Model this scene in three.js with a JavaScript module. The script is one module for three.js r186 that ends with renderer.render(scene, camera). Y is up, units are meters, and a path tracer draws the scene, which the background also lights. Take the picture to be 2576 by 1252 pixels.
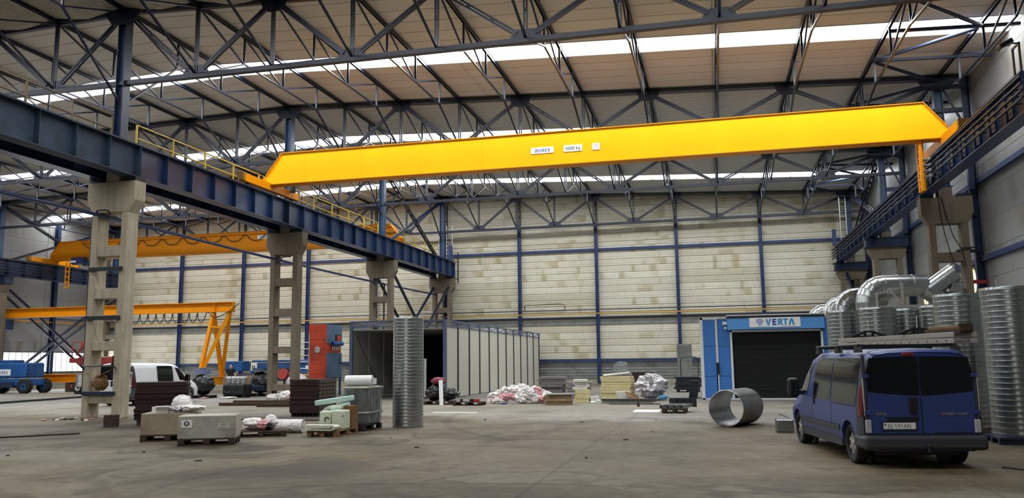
import * as THREE from 'three';
import { mergeGeometries } from 'three/addons/utils/BufferGeometryUtils.js';
import { RoundedBoxGeometry } from 'three/addons/geometries/RoundedBoxGeometry.js';
import { RectAreaLightUniformsLib } from 'three/addons/lights/RectAreaLightUniformsLib.js';
import { MarchingCubes } from 'three/addons/objects/MarchingCubes.js';
import { Brush, Evaluator, SUBTRACTION } from 'three-bvh-csg';

// ---------------------------------------------------------------- camera
const scene = new THREE.Scene();
const W = 2576, H = 1252, F = 2049.8;
const camera = new THREE.PerspectiveCamera(2 * Math.atan(H / 2 / F) * 180 / Math.PI, W / H, 0.1, 200);
{
  const pitch = 0.1374, yaw = 0.2406, roll = -0.0117;
  const cy = Math.cos(yaw), sy = Math.sin(yaw), cp = Math.cos(pitch), sp = Math.sin(pitch);
  const fwd = new THREE.Vector3(-sy * cp, sp, -cy * cp), rt = new THREE.Vector3(cy, 0, -sy);
  const up = new THREE.Vector3().crossVectors(rt, fwd);
  const c = Math.cos(roll), s = Math.sin(roll);
  const r2 = rt.clone().multiplyScalar(c).addScaledVector(up, s), u2 = rt.clone().multiplyScalar(-s).addScaledVector(up, c);
  camera.quaternion.setFromRotationMatrix(new THREE.Matrix4().makeBasis(r2, u2, fwd.clone().negate()));
  camera.position.set(0, 1.7408, 0);
  camera.updateMatrixWorld(true); camera.updateProjectionMatrix();
}
scene.add(camera);
const renderer = new THREE.WebGLRenderer({ antialias: true });
renderer.toneMapping = THREE.LinearToneMapping;
renderer.toneMappingExposure = 1.0;
renderer.shadowMap.enabled = true;
RectAreaLightUniformsLib.init();
scene.background = new THREE.Color(0.75, 0.82, 0.9);

// ---------------------------------------------------------------- grid of the hall (metres)
const XC = -20.42, XR = 9.5, XL = -50.4;            // column lines
const XWR = 10.85, XWL = -51.9, ZB = -61.43, ZF = 7.7;   // inner faces of the walls
const FZ = [-24.28, -36.28, -48.28, -60.28];        // roof frames in view
const SR = 0.044, SL = 0.03;                        // roof falls
const ytop = x => x > XC ? 14.66 - SR * (x - XC) : 14.66 + SL * (x - XC);
const YB = 11.9;                                    // truss bottom chord
const V = (x, y, z) => new THREE.Vector3(x, y, z);

// ---------------------------------------------------------------- daylight: roof light strips and side windows
const SKY = 17, SKYC = new THREE.Color(0.93, 0.97, 1.0);
const SKYZ = [-0.28, -12.28, -24.28, -36.28, -48.28].map(z => [z - 5.9, z - 7.4]);
function rectLight(color, intensity, w, h, pos, target) {
  const l = new THREE.RectAreaLight(color, intensity, w, h);
  l.position.copy(pos); l.lookAt(target); l.castShadow = true; scene.add(l); return l;
}
const XS0 = 6.5;                                   // right end of the two strips added over the unseen near bays
for (const [z0, z1] of SKYZ) for (const s of [1, -1]) {
  const xa = XC, xb = s > 0 ? (z0 > -20 ? XS0 : XWR) : XWL, xm = (xa + xb) / 2, y = ytop(xm) + 0.1;
  const slope = s > 0 ? -SR : SL;
  const l = rectLight(SKYC, z0 > -20 ? SKY * 0.72 : SKY, Math.abs(xb - xa) - 0.1, z0 - z1 - 0.08, V(xm, y, (z0 + z1) / 2), V(xm, y - 1, (z0 + z1) / 2));
  l.rotation.set(-Math.PI / 2, 0, 0); l.rotateY(-Math.atan(slope));
}
// translucent strips in the left wall
for (const [za, zb] of [[-50.9, -54.9], [-55.3, -60.9]])
  rectLight(new THREE.Color(0.97, 0.98, 1), 9, Math.abs(zb - za), 1.5, V(XWL + 0.1, 2.13, (za + zb) / 2), V(XWL + 5, 2.13, (za + zb) / 2));
// added fill light behind the camera, set before the unseen gate
rectLight(new THREE.Color(1, 0.97, 0.92), 1.4, 7, 5, V(-6, 2.5, ZF - 0.2), V(-6, 2.5, -20));

// ---------------------------------------------------------------- seeded noise and textures
let seed = 12345;
const rnd = () => { seed = (seed * 1664525 + 1013904223) >>> 0; return seed / 4294967296; };
const rr = (a, b) => a + (b - a) * rnd();
function hash(x, y, s) { let h = (x * 374761393 + y * 668265263 + s * 1274126177) | 0; h = Math.imul(h ^ (h >>> 13), 1274126177); return ((h ^ (h >>> 16)) >>> 0) / 4294967296; }
function vn(x, y, px, py, s) {
  const xi = Math.floor(x), yi = Math.floor(y); let fx = x - xi, fy = y - yi; fx = fx * fx * (3 - 2 * fx); fy = fy * fy * (3 - 2 * fy);
  const X0 = ((xi % px) + px) % px, X1 = (X0 + 1) % px, Y0 = ((yi % py) + py) % py, Y1 = (Y0 + 1) % py;
  const a = hash(X0, Y0, s), b = hash(X1, Y0, s), c = hash(X0, Y1, s), d = hash(X1, Y1, s);
  return a + (b - a) * fx + (c - a) * fy + (a - b - c + d) * fx * fy;
}
function fbm(u, v, bx, by, o, s) { let a = 0.5, t = 0, n = 0; for (let i = 0; i < o; i++) { t += a * vn(u * bx, v * by, bx, by, s + i * 17); n += a; a *= 0.5; bx *= 2; by *= 2; } return t / n; }
const cl = (x, a = 0, b = 1) => Math.min(b, Math.max(a, x));
const sm = (a, b, x) => { const t = cl((x - a) / (b - a)); return t * t * (3 - 2 * t); };
function tex(n, m, fn, tile, color = true) {
  const d = new Uint8Array(n * m * 4);
  for (let j = 0; j < m; j++) for (let i = 0; i < n; i++) {
    const c = fn(i / n, j / m), k = (j * n + i) * 4;
    if (typeof c === 'number') { d[k] = d[k + 1] = d[k + 2] = cl(c) * 255; } else { d[k] = cl(c[0]) * 255; d[k + 1] = cl(c[1]) * 255; d[k + 2] = cl(c[2]) * 255; }
    d[k + 3] = 255;
  }
  const t = new THREE.DataTexture(d, n, m); t.wrapS = t.wrapT = THREE.RepeatWrapping; t.magFilter = THREE.LinearFilter; t.minFilter = THREE.LinearMipmapLinearFilter; t.generateMipmaps = true;
  if (color) t.colorSpace = THREE.SRGBColorSpace;
  if (tile) t.repeat.set(1 / tile, 1 / tile);
  t.needsUpdate = true; return t;
}
const T = {
  grime: tex(512, 512, (u, v) => { const a = fbm(u, v, 6, 6, 5, 3), b = fbm(u, v, 40, 40, 3, 9); const g = 0.97 - 0.16 * sm(0.45, 0.75, a) - 0.08 * b; return [g, g * 0.99, g * 0.97]; }, 3),
  rustpaint: tex(512, 512, (u, v) => { const a = fbm(u, v, 8, 8, 6, 31), s = sm(0.66, 0.74, a), g = 0.97 - 0.14 * fbm(u, v, 20, 20, 3, 5); return [g * (1 - s) + 0.62 * s, g * (1 - s) + 0.42 * s, g * (1 - s) + 0.3 * s]; }, 2.5),
  concrete: tex(512, 512, (u, v) => { const a = fbm(u, v, 4, 4, 6, 11), b = fbm(u, v, 60, 60, 2, 7), st = fbm(u, v, 14, 2, 4, 23); const g = 0.97 - 0.14 * a - 0.08 * b - 0.07 * sm(0.5, 0.8, st); return [g, g * 0.985, g * 0.95]; }, 2.2),
  wall: tex(1024, 512, (u, v) => { const a = fbm(u, v, 5, 7, 5, 41), b = fbm(u, v, 90, 30, 3, 43), d = sm(0.58, 0.82, fbm(u, v, 9, 3, 5, 47)); const g = 1.0 - 0.07 * b - 0.06 * a; return [g - 0.13 * d, g - 0.16 * d, g - 0.24 * d]; }, 7),
  galv: tex(256, 256, (u, v) => { const a = fbm(u, v, 24, 24, 3, 61), b = fbm(u, v, 7, 7, 3, 63); const g = 0.86 + 0.14 * a - 0.12 * b; return [g, g * 1.0, g * 1.0]; }, 0.8),
  wood: tex(256, 256, (u, v) => { const a = fbm(u, v, 2, 40, 4, 71), b = fbm(u, v, 5, 5, 3, 73); const g = 0.95 - 0.3 * a - 0.14 * b; return [g, g * 0.95, g * 0.88]; }, 0.7),
  foam: tex(256, 256, (u, v) => { const a = fbm(u, v, 6, 60, 4, 81); const g = 1 - 0.22 * a; return [g, g, g]; }, 0.8),
  bump: tex(512, 512, (u, v) => fbm(u, v, 48, 48, 4, 91), 1.3, false),
  wrink: tex(512, 512, (u, v) => { const w = fbm(u, v, 5, 5, 4, 101), r = 1 - Math.abs(2 * fbm(u + w * 0.14, v, 9, 6, 4, 103) - 1); return Math.pow(r, 3); }, 1.6, false),
};
const mats = {};
function mat(name, color, rough = 0.6, metal = 0, o = {}) {
  const { phys, ...rest } = o;
  const m = new (phys ? THREE.MeshPhysicalMaterial : THREE.MeshStandardMaterial)({ color, roughness: rough, metalness: metal, ...rest });
  m.name = name; mats[name] = m; return m;
}
const M = {
  beamBlue: mat('beam_blue_paint', 0x233b66, 0.36, 0, { map: T.grime }),
  beamOld: mat('weathered_beam_paint', 0x2b3f58, 0.7, 0, { map: T.grime }),
  navy: mat('navy_steel_paint', 0x1f2f4f, 0.42, 0, { map: T.grime }),
  truss: mat('truss_blue_paint', 0x121e38, 0.42, 0, { map: T.grime }),
  postBlue: mat('post_blue_paint', 0x223a72, 0.45, 0, { map: T.grime }),
  steelBlue: mat('steel_post_paint', 0x34547a, 0.45, 0, { map: T.grime }),
  yellow: mat('crane_yellow_paint', 0xf8b500, 0.55, 0, { phys: true, specularIntensity: 0.3 }),
  ochre: mat('ochre_yellow_paint', 0xe08c00, 0.5, 0, { phys: true, specularIntensity: 0.4 }),
  railYellow: mat('railing_yellow_paint', 0xd9bb3a, 0.5, 0, { map: T.rustpaint }),
  railRust: mat('rusty_railing', 0x7d6a52, 0.7, 0.1, { map: T.rustpaint }),
  wallA: mat('cream_cladding', 0xdcd7c4, 0.5, 0, { map: T.wall }),
  wallB: mat('cream_cladding_light', 0xe3dfcd, 0.5, 0, { map: T.wall }),
  wallC: mat('cream_cladding_worn', 0xd2ccb6, 0.55, 0, { map: T.wall }),
  greySheet: mat('grey_ribbed_sheet', 0x8f9494, 0.4, 0.3, { map: T.grime }),
  sideWall: mat('side_wall_panel', 0x939392, 0.5, 0, { map: T.wall }),
  roofA: mat('roof_panel', 0xd9d5ce, 0.55, 0),
  roofB: mat('roof_panel_pale', 0xdddad3, 0.55, 0),
  deck: mat('ribbed_roof_deck', 0xc4c3be, 0.45, 0.1),
  film: mat('wrinkled_roof_film', 0xb5ae9c, 0.5, 0, { bumpMap: T.wrink, bumpScale: 0.05 }),
  outer: mat('roof_outer_skin', 0x777777, 0.9),
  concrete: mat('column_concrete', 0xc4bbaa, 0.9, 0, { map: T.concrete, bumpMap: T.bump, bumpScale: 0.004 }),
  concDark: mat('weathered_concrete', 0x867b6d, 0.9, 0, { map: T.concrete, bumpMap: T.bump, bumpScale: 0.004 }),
  plinth: mat('plinth_concrete', 0xb9b4a4, 0.9, 0, { map: T.concrete }),
  galv: mat('galvanised_steel', 0xc3c8c8, 0.27, 0.92, { map: T.galv }),
  galvDull: mat('dull_galvanised_steel', 0xb2b8b8, 0.26, 0.92, { map: T.galv }),
  gasYellow: mat('gas_pipe_paint', 0xc79a3e, 0.5),
  drumGrey: mat('dark_grey_drum', 0x54585c, 0.5),
  tailDark: mat('dark_red_lens', 0x5c1014, 0.2),
  alu: mat('aluminium', 0xc9cac6, 0.38, 0.85),
  ladderAlu: mat('weathered_aluminium', 0x9d978c, 0.5, 0.3),
  chrome: mat('polished_metal', 0xe3e3e0, 0.15, 1),
  black: mat('black_plastic', 0x16171a, 0.5),
  rubber: mat('tyre_rubber', 0x1d1d1e, 0.85),
  dark: mat('dark_steel', 0x24272c, 0.55, 0.2),
  white: mat('white_paint', 0xe8e8e4, 0.4),
  red: mat('red_paint', 0xb02a22, 0.45),
  liftRed: mat('red_lift_paint', 0xa83a36, 0.55, 0, { map: T.grime }),
  liftBlue: mat('blue_lift_paint', 0x1f5fa8, 0.42, 0, { map: T.grime }),
  wood: mat('pallet_wood', 0xa88a66, 0.85, 0, { map: T.wood }),
  woodDark: mat('old_pallet_wood', 0x5e4c3e, 0.9, 0, { map: T.wood }),
  woodBlack: mat('black_stained_pallet', 0x35353a, 0.85, 0, { map: T.wood }),
  card: mat('cardboard', 0xa9805a, 0.85, 0, { map: T.wood }),
  cardPale: mat('pale_cardboard', 0xc9b594, 0.85, 0, { map: T.wood }),
  brown: mat('dark_brown_board', 0x3d211d, 0.75, 0, { map: T.wood }),
  brownEdge: mat('grey_brown_board_end', 0x5c5650, 0.8, 0, { map: T.wood }),
  wrap: mat('grey_white_carton', 0xb9b7ac, 0.45, 0, { map: T.grime, bumpMap: T.wrink, bumpScale: 0.006 }),
  wrapBrown: mat('brown_grey_carton', 0xa79a86, 0.55, 0, { map: T.grime, bumpMap: T.wrink, bumpScale: 0.006 }),
  film2: mat('clear_stretch_film', 0xdfe3e3, 0.15, 0, { phys: true, transmission: 0.9, thickness: 0, bumpMap: T.wrink, bumpScale: 0.02 }),
  blackFilm: mat('black_stretch_film', 0x17181b, 0.28, 0, { bumpMap: T.wrink, bumpScale: 0.03 }),
  bag: mat('white_plastic_bag', 0xe4dfdc, 0.4, 0, { bumpMap: T.wrink, bumpScale: 0.03 }),
  bagPink: mat('pink_printed_bag', 0xc98e92, 0.45, 0, { bumpMap: T.wrink, bumpScale: 0.03 }),
  bagBlue: mat('blue_printed_film', 0x4f93c4, 0.35, 0, { bumpMap: T.wrink, bumpScale: 0.03 }),
  bagSilver: mat('silver_film', 0xb5b3b6, 0.25, 0.4, { bumpMap: T.wrink, bumpScale: 0.03 }),
  bagWine: mat('wine_red_bag', 0x7a2434, 0.55, 0, { bumpMap: T.wrink, bumpScale: 0.02 }),
  foamY: mat('yellow_insulation_foam', 0xeadca6, 0.85, 0, { map: T.foam }),
  foamW: mat('white_insulation_foam', 0xeceadf, 0.8, 0, { map: T.foam }),
  foamM: mat('mint_foam', 0xbcd8cf, 0.7),
  foamG: mat('pale_green_foam', 0xccd3bd, 0.75),
  greyBoard: mat('grey_board', 0xa7a5a4, 0.8, 0, { map: T.foam }),
  booth: mat('booth_panel_cream', 0xd2d0c2, 0.45, 0),
  boothFrame: mat('booth_frame_blue', 0x5d6886, 0.45),
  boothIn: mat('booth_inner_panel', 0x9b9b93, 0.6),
  boothDark: mat('booth_dark_panel', 0x17181a, 0.9),
  vBlue: mat('booth_blue_panel', 0x3a76c2, 0.35),
  vBlueL: mat('booth_hood_blue', 0x5a9be0, 0.35),
  vFrame: mat('booth_white_trim', 0xdadde0, 0.35),
  vDoor: mat('black_shutter', 0x0b0c0e, 0.9),
  orange: mat('orange_machine_paint', 0xd2451f, 0.5, 0, { map: T.grime }),
  slate: mat('slate_blue_machine_paint', 0x55708f, 0.5, 0, { map: T.grime }),
  glass: mat('tinted_glass', 0x0d1114, 0.08, 0, { phys: true, specularIntensity: 0.7 }),
  vanBlue: mat('van_blue_paint', 0x2c3f7c, 0.45, 0.1, { phys: true, clearcoat: 0.35, clearcoatRoughness: 0.25 }),
  vanWhite: mat('van_white_paint', 0xdfe2e4, 0.35, 0, { phys: true, clearcoat: 0.6, clearcoatRoughness: 0.15 }),
  bumper: mat('grey_bumper_plastic', 0x34363b, 0.6),
  tail: mat('red_lamp_lens', 0x8a1016, 0.15, 0, { phys: true, clearcoat: 1 }),
  lens: mat('clear_lamp_lens', 0xb9bcc0, 0.15, 0.2),
  skin: mat('skin', 0xc99a80, 0.6), shirt: mat('black_shirt', 0x15161a, 0.9), hair: mat('grey_hair', 0x8a7d70, 0.9),
  skylight: mat('roof_light_sheet', 0xffffff, 0.5, 0, { emissive: new THREE.Color(0.93, 0.97, 1), emissiveIntensity: 2.6 }),
  wallLight: mat('translucent_wall_sheet', 0xffffff, 0.5, 0, { emissive: new THREE.Color(0.96, 0.97, 1), emissiveIntensity: 1.15 }),
  ovalPane: mat('oval_window_pane', 0xffffff, 0.4, 0, { emissive: new THREE.Color(1, 0.98, 0.92), emissiveIntensity: 1.5 }),
  ovalFrame: mat('yellow_oval_frame', 0xcdbb72, 0.5),
  lampTube: mat('lit_tube', 0xffffff, 0.4, 0, { emissive: new THREE.Color(0.92, 0.96, 1), emissiveIntensity: 4 }),
};

// ---------------------------------------------------------------- building helpers
const taken = {};
function numbered(n) { if (!(n in taken)) { taken[n] = 0; return n; } taken[n]++; return n + '_' + String(taken[n]).padStart(3, '0'); }
function shadow(o) { o.castShadow = true; o.receiveShadow = true; return o; }
function triUV(g) {
  if (!g.attributes.normal) g.computeVertexNormals();
  const p = g.attributes.position, n = g.attributes.normal, uv = new Float32Array(p.count * 2);
  for (let i = 0; i < p.count; i++) {
    const ax = Math.abs(n.getX(i)), ay = Math.abs(n.getY(i)), az = Math.abs(n.getZ(i));
    if (ay >= ax && ay >= az) { uv[2 * i] = p.getX(i); uv[2 * i + 1] = p.getZ(i); }
    else if (ax >= az) { uv[2 * i] = p.getZ(i); uv[2 * i + 1] = p.getY(i); }
    else { uv[2 * i] = p.getX(i); uv[2 * i + 1] = p.getY(i); }
  }
  g.setAttribute('uv', new THREE.BufferAttribute(uv, 2)); return g;
}
function uvShift(g, u, v) { const q = g.clone(), t = q.attributes.uv; for (let i = 0; i < t.count; i++) t.setXY(i, t.getX(i) + u, t.getY(i) + v); return q; }
const flat = gs => { gs = [].concat(gs).map(g => g.index ? g.toNonIndexed() : g); for (const g of gs) for (const k of Object.keys(g.attributes)) if (!['position', 'normal', 'uv'].includes(k)) g.deleteAttribute(k); return gs.length > 1 ? mergeGeometries(gs) : gs[0]; };
function obj(name, geos, m, parent = scene, keepUV = false) {
  const g = flat(geos); if (!keepUV) triUV(g);
  const o = shadow(new THREE.Mesh(g, m)); o.name = parent === scene ? numbered(name) : name; parent.add(o); return o;
}
const meshOf = (name, g, m, parent, x = 0, y = 0, z = 0) => { const o = shadow(new THREE.Mesh(g, m)); o.name = parent === scene ? numbered(name) : name; o.position.set(x, y, z); parent.add(o); return o; };
function tag(o, label, category, group) { o.userData.label = label; o.userData.category = category; if (group) o.userData.group = group; return o; }
function thing(name, label, category, pos = [0, 0, 0], turn = 0, group) { const o = new THREE.Group(); o.name = numbered(name); o.position.set(...pos); o.rotation.y = turn; scene.add(o); return tag(o, label, category, group); }
function struct(name) { const o = new THREE.Group(); o.name = numbered(name); o.userData.kind = 'structure'; scene.add(o); return o; }
function dup(o, pos, turn, label) { const c = o.clone(); c.name = numbered(o.name.replace(/_\d\d\d$/, '')); c.userData = { ...o.userData }; c.position.set(...pos); c.rotation.y = turn; if (label) c.userData.label = label; scene.add(c); return c; }
const bx = (w, h, d, x = 0, y = 0, z = 0) => new THREE.BoxGeometry(w, h, d).translate(x, y, z);
const rb = (w, h, d, r, x = 0, y = 0, z = 0, seg = 2) => new RoundedBoxGeometry(w, h, d, seg, Math.min(r, w / 2.01, h / 2.01, d / 2.01)).translate(x, y, z);
const cyl = (r, h, x = 0, y = 0, z = 0, seg = 20, r2 = r) => new THREE.CylinderGeometry(r2, r, h, seg).translate(x, y, z);
function orient(g, a, b) {   // g lies along +y, centred; put it between a and b
  const d = new THREE.Vector3().subVectors(b, a), L = d.length(); d.normalize();
  const up = Math.abs(d.y) > 0.999 ? V(0, 0, 1) : V(0, 1, 0);
  const xx = new THREE.Vector3().crossVectors(d, up).normalize(), zz = new THREE.Vector3().crossVectors(xx, d);
  return g.applyMatrix4(new THREE.Matrix4().makeBasis(xx, d, zz).setPosition(a.clone().add(b).multiplyScalar(0.5)));
}
const bar = (a, b, w, h = w) => orient(new THREE.BoxGeometry(w, a.distanceTo(b), h), a, b);
const rod = (a, b, r, seg = 8) => orient(new THREE.CylinderGeometry(r, r, a.distanceTo(b), seg), a, b);
// two angles back to back with a gap, tied by battens
function pair(a, b, w, gap, n = 2, th = 0.02) {
  const L = a.distanceTo(b), gs = [];
  for (const s of [-1, 1]) { gs.push(new THREE.BoxGeometry(th, L, w).translate(s * (gap / 2 + th / 2), 0, 0)); gs.push(new THREE.BoxGeometry(w * 0.7, L, th).translate(s * (gap / 2 + w * 0.35), 0, -w / 2)); }
  for (let i = 1; i <= n; i++) gs.push(new THREE.BoxGeometry(gap, 0.12, w * 0.6).translate(0, -L / 2 + L * i / (n + 1), 0));
  return orient(flat(gs), a, b);
}
// same but the gap opens within the plane given by the normal of the truss (z): the two flats stack sideways
function pairXY(a, b, w, gap, n = 2, t = 0.06) {
  const L = a.distanceTo(b), gs = [];
  for (const s of [-1, 1]) gs.push(new THREE.BoxGeometry(w, L, t).translate(s * (gap / 2 + w / 2), 0, 0));
  for (let i = 1; i <= n; i++) gs.push(new THREE.BoxGeometry(gap, 0.12, t * 0.8).translate(0, -L / 2 + L * i / (n + 1), 0));
  const d = new THREE.Vector3().subVectors(b, a).normalize(), zz = V(0, 0, 1), xx = new THREE.Vector3().crossVectors(d, zz).normalize();
  const z2 = new THREE.Vector3().crossVectors(xx, d);
  return flat(gs).applyMatrix4(new THREE.Matrix4().makeBasis(xx, d, z2).setPosition(a.clone().add(b).multiplyScalar(0.5)));
}
function ibeamY(h, wx, dz, tf = 0.02, tw = 0.014) { return flat([bx(tf, h, dz, -wx / 2 + tf / 2, 0, 0), bx(tf, h, dz, wx / 2 - tf / 2, 0, 0), bx(wx - 2 * tf, h, tw)]); }
function extr(pts, depth, o = {}) {   // polygon in xy extruded along +z
  const s = new THREE.Shape(); pts.forEach(([x, y], i) => i ? s.lineTo(x, y) : s.moveTo(x, y));
  for (const hole of o.holes || []) { const p = new THREE.Path(); hole.forEach(([x, y], i) => i ? p.lineTo(x, y) : p.moveTo(x, y)); s.holes.push(p); }
  return new THREE.ExtrudeGeometry(s, { depth, bevelEnabled: !!o.bevel, bevelSize: o.bevel || 0, bevelThickness: o.bevel || 0, bevelSegments: o.bseg || 1, bevelOffset: -(o.bevel || 0), curveSegments: o.cs || 8 });
}
const curve = pts => new THREE.CatmullRomCurve3(pts.map(p => p.isVector3 ? p : V(...p)));
const tube = (pts, r, n = 24, seg = 6) => new THREE.TubeGeometry(curve(pts), n, r, seg, false);
function canvasTex(w, h, draw) { const c = document.createElement('canvas'); c.width = w; c.height = h; draw(c.getContext('2d'), w, h); const t = new THREE.CanvasTexture(c); t.colorSpace = THREE.SRGBColorSpace; return t; }
function sign(w, h, t, m = {}) { const mm = new THREE.MeshStandardMaterial({ map: t, roughness: 0.5, ...m }); return mm; }
function plate(name, w, h, d, t, parent, x, y, z, ry = 0, label) {   // thin board with print on its +z face
  const o = new THREE.Group(); o.name = name; o.position.set(x, y, z); o.rotation.y = ry; parent.add(o);
  const g = new THREE.BoxGeometry(w, h, d);
  const face = new THREE.PlaneGeometry(w, h).translate(0, 0, d / 2 + 0.0015);
  const b = shadow(new THREE.Mesh(g, M.white)); b.name = 'board'; o.add(b);
  const f = shadow(new THREE.Mesh(face, sign(w, h, t))); f.name = 'print'; o.add(f);
  if (label) o.userData.label = label; return o;
}
const pv = new THREE.Vector3();
function px(x, y, z) { pv.set(x, y, z).applyMatrix4(camera.matrixWorldInverse); if (pv.z > -0.5) return null; const d = -pv.z; return [W / 2 + F * pv.x / d, H / 2 - F * pv.y / d]; }
function near(pts, mx = 260, my = 160) { return pts.some(p => { const q = px(...p); return q && q[0] > -mx && q[0] < W + mx && q[1] > -my && q[1] < H + my; }); }
const ORD = ['', 'first', 'second', 'third', 'fourth', 'fifth', 'sixth', 'seventh', 'eighth', 'ninth', 'tenth', 'eleventh', 'twelfth'];
// ================================================================ SETTING
// ---------------------------------------------------------------- floor
{
  const fl = struct('floor');
  const x0 = XWL - 0.3, x1 = XWR + 0.3, z0 = ZB - 0.3, z1 = ZF + 0.3;
  const arcs = []; for (let i = 0; i < 26; i++) { const cx = rr(-16, 6), cz = rr(-30, 0), r = rr(4, 18), a0 = rr(0, 6.28); arcs.push([cx, cz, r, a0, rr(0.3, 1.1), rr(0.08, 0.2)]); }
  const t = tex(2048, 2048, (u, v) => {
    const x = x0 + u * (x1 - x0), z = z1 + v * (z0 - z1);
    const big = fbm(u, v, 7, 7, 5, 201), mid = fbm(u, v, 40, 44, 4, 203), fine = fbm(u, v, 500, 500, 2, 205), str = fbm(u + 0.1 * big, v, 60, 9, 4, 207), st2 = fbm(u, v + 0.1 * mid, 12, 90, 4, 209);
    const edge = -24.8 + 0.14 * (x + 6) + 5.5 * (fbm(u, v, 9, 9, 5, 221) - 0.5) + 3.0 * (str - 0.5) + 2.2 * (st2 - 0.5);
    const dirt = sm(-0.9, 1.3, z - edge) * (0.78 + 0.22 * sm(0.35, 0.6, mid));
    let g = 0.535 - 0.08 * sm(0.4, 0.7, big) - 0.09 * sm(0.5, 0.8, mid) - 0.09 * (fine - 0.5) - 0.09 * sm(0.58, 0.8, st2) - 0.06 * sm(0.6, 0.85, str);
    g -= 0.185 * dirt;
    let warm = 0.022 + 0.03 * sm(0.35, 0.65, fbm(u, v, 5, 9, 4, 211)) + 0.045 * dirt;
    for (const [cx, cz, r, a0, da, w] of arcs) { const dx = x - cx, dz = z - cz, d = Math.abs(Math.hypot(dx, dz) - r); if (d < w) { let a = Math.atan2(dz, dx) - a0; a = Math.abs(((a + Math.PI) % (2 * Math.PI) + 2 * Math.PI) % (2 * Math.PI) - Math.PI); if (a < da) g -= 0.075 * sm(w, w * 0.3, d) * sm(da, da * 0.6, a) * (0.4 + mid); } }
    const jx = Math.abs(((x - 0.4) % 6 + 6) % 6 - 3), jz = Math.abs(((z + 0.7) % 6 + 6) % 6 - 3); if (Math.min(jx, jz) < 0.02) g -= 0.06;
    return [g + warm * 0.35, g - warm * 0.2, g - warm * 1.3];
  });
  t.wrapS = t.wrapT = THREE.ClampToEdgeWrapping; t.repeat.set(1, 1);
  const fm = mat('dusty_concrete_floor', 0xffffff, 0.72, 0, { map: t, bumpMap: T.bump, bumpScale: 0.004 });
  const g = bx(x1 - x0, 0.3, z1 - z0, (x0 + x1) / 2, -0.15, (z0 + z1) / 2);
  const p = g.attributes.position, uv = g.attributes.uv; for (let i = 0; i < p.count; i++) uv.setXY(i, (p.getX(i) - x0) / (x1 - x0), (z1 - p.getZ(i)) / (z1 - z0));
  const slab = shadow(new THREE.Mesh(g, fm)); slab.name = 'slab'; fl.add(slab);
}
// ---------------------------------------------------------------- back wall
{
  const w = struct('wall_back');
  obj('backing', bx(XWR - XWL + 0.6, 15.6, 0.2, (XWR + XWL) / 2, 7.6, ZB - 0.22), M.outer, w);
  const hgt = 0.5, cols = [XWL]; for (let k = 0; k < 11; k++) cols.push(XC - 30 + 6 * k); cols.push(XWR);
  // cassette profile: joint recess, two shallow grooves
  const prof = (n) => { const q = [[-0.1, 0.004]]; q.push([-0.06, 0.004], [-0.06, 0.035], [0, 0.055], [0, 0.17], [-0.03, 0.18], [-0.03, 0.2], [0, 0.212], [0, 0.33], [-0.022, 0.34], [-0.022, 0.356], [0, 0.366], [0, n], [-0.1, n]); return q; };
  const geo = {};
  const cassette = (len) => { const k = len.toFixed(2); if (!geo[k]) { const g0 = triUV(flat(extr(prof(0.498).map(([x, y]) => [-x, y]), len).rotateY(Math.PI / 2))); geo[k] = Array.from({ length: len > 5 ? 14 : 4 }, () => uvShift(g0, rr(0, 7), rr(0, 7))); } return geo[k][Math.floor(rnd() * geo[k].length)]; };
  const ms = [M.wallA, M.wallB, M.wallA, M.wallC];
  for (let i = 0; i < cols.length - 1; i++) {
    const xa = cols[i] + 0.02, len = cols[i + 1] - cols[i] - 0.04; if (len < 0.3) continue;
    for (let y = 1.85; y < 14.75; y += hgt) {
      meshOf('cladding_panel', cassette(len), ms[Math.floor(rnd() * 4)], w, xa, y, ZB);
    }
    const sheet = [[-0.1, 0]]; for (let k = 0; k < 6; k++) sheet.push([-0.03, k * 0.22], [0, k * 0.22 + 0.03], [0, k * 0.22 + 0.12], [-0.03, k * 0.22 + 0.15]); sheet.push([-0.1, 1.32]);
    const so = obj('grey_sheet', extr(sheet.map(([x, y]) => [-x, y]), len).rotateY(Math.PI / 2), M.greySheet, w); so.position.set(xa, 0.4, ZB - 0.02);
  }
  obj('plinth', bx(XWR - XWL, 0.38, 0.16, (XWR + XWL) / 2, 0.19, ZB + 0.02), M.plinth, w);
  // posts, girts, flashing and a painted shade band of the wall
  for (let k = 0; k < 11; k++) { const x = XC - 30 + 6 * k; obj('post', ibeamY(12.2, 0.24, 0.22).translate(x, 6.2, ZB + 0.26), M.postBlue, w); }
  for (let k = 0; k < 11; k++) { const x = XC - 30 + 6 * k; obj('post_head', pair(V(x, 12.3, ZB + 0.25), V(x, 14.2, ZB + 0.25), 0.1, 0.1, 2), M.truss, w); }
  for (const [y, h, d, m] of [[10.12, 0.2, 0.16, M.postBlue], [1.76, 0.16, 0.14, M.postBlue], [4.96, 0.12, 0.16, M.navy]]) obj('girt', bx(XWR - XWL, h, d, (XWR + XWL) / 2, y, ZB + 0.1), m, w);
  obj('flashing_shade_band', bx(XWR - XWL, 0.32, 0.05, (XWR + XWL) / 2, 4.62, ZB + 0.03), M.greySheet, w);  // grey strip that paints the shadow below the girt onto the wall
  obj('flashing_shade_band', bx(XWR - XWL, 0.24, 0.04, (XWR + XWL) / 2, 10.85, ZB + 0.025), M.wallC, w);
}
tag(obj('gas_pipe', rod(V(XWL + 0.3, 5.26, ZB + 0.42), V(9.8, 5.26, ZB + 0.42), 0.045), M.gasYellow), 'long thin yellow pipe running along the cream back wall', 'pipe');
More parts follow.
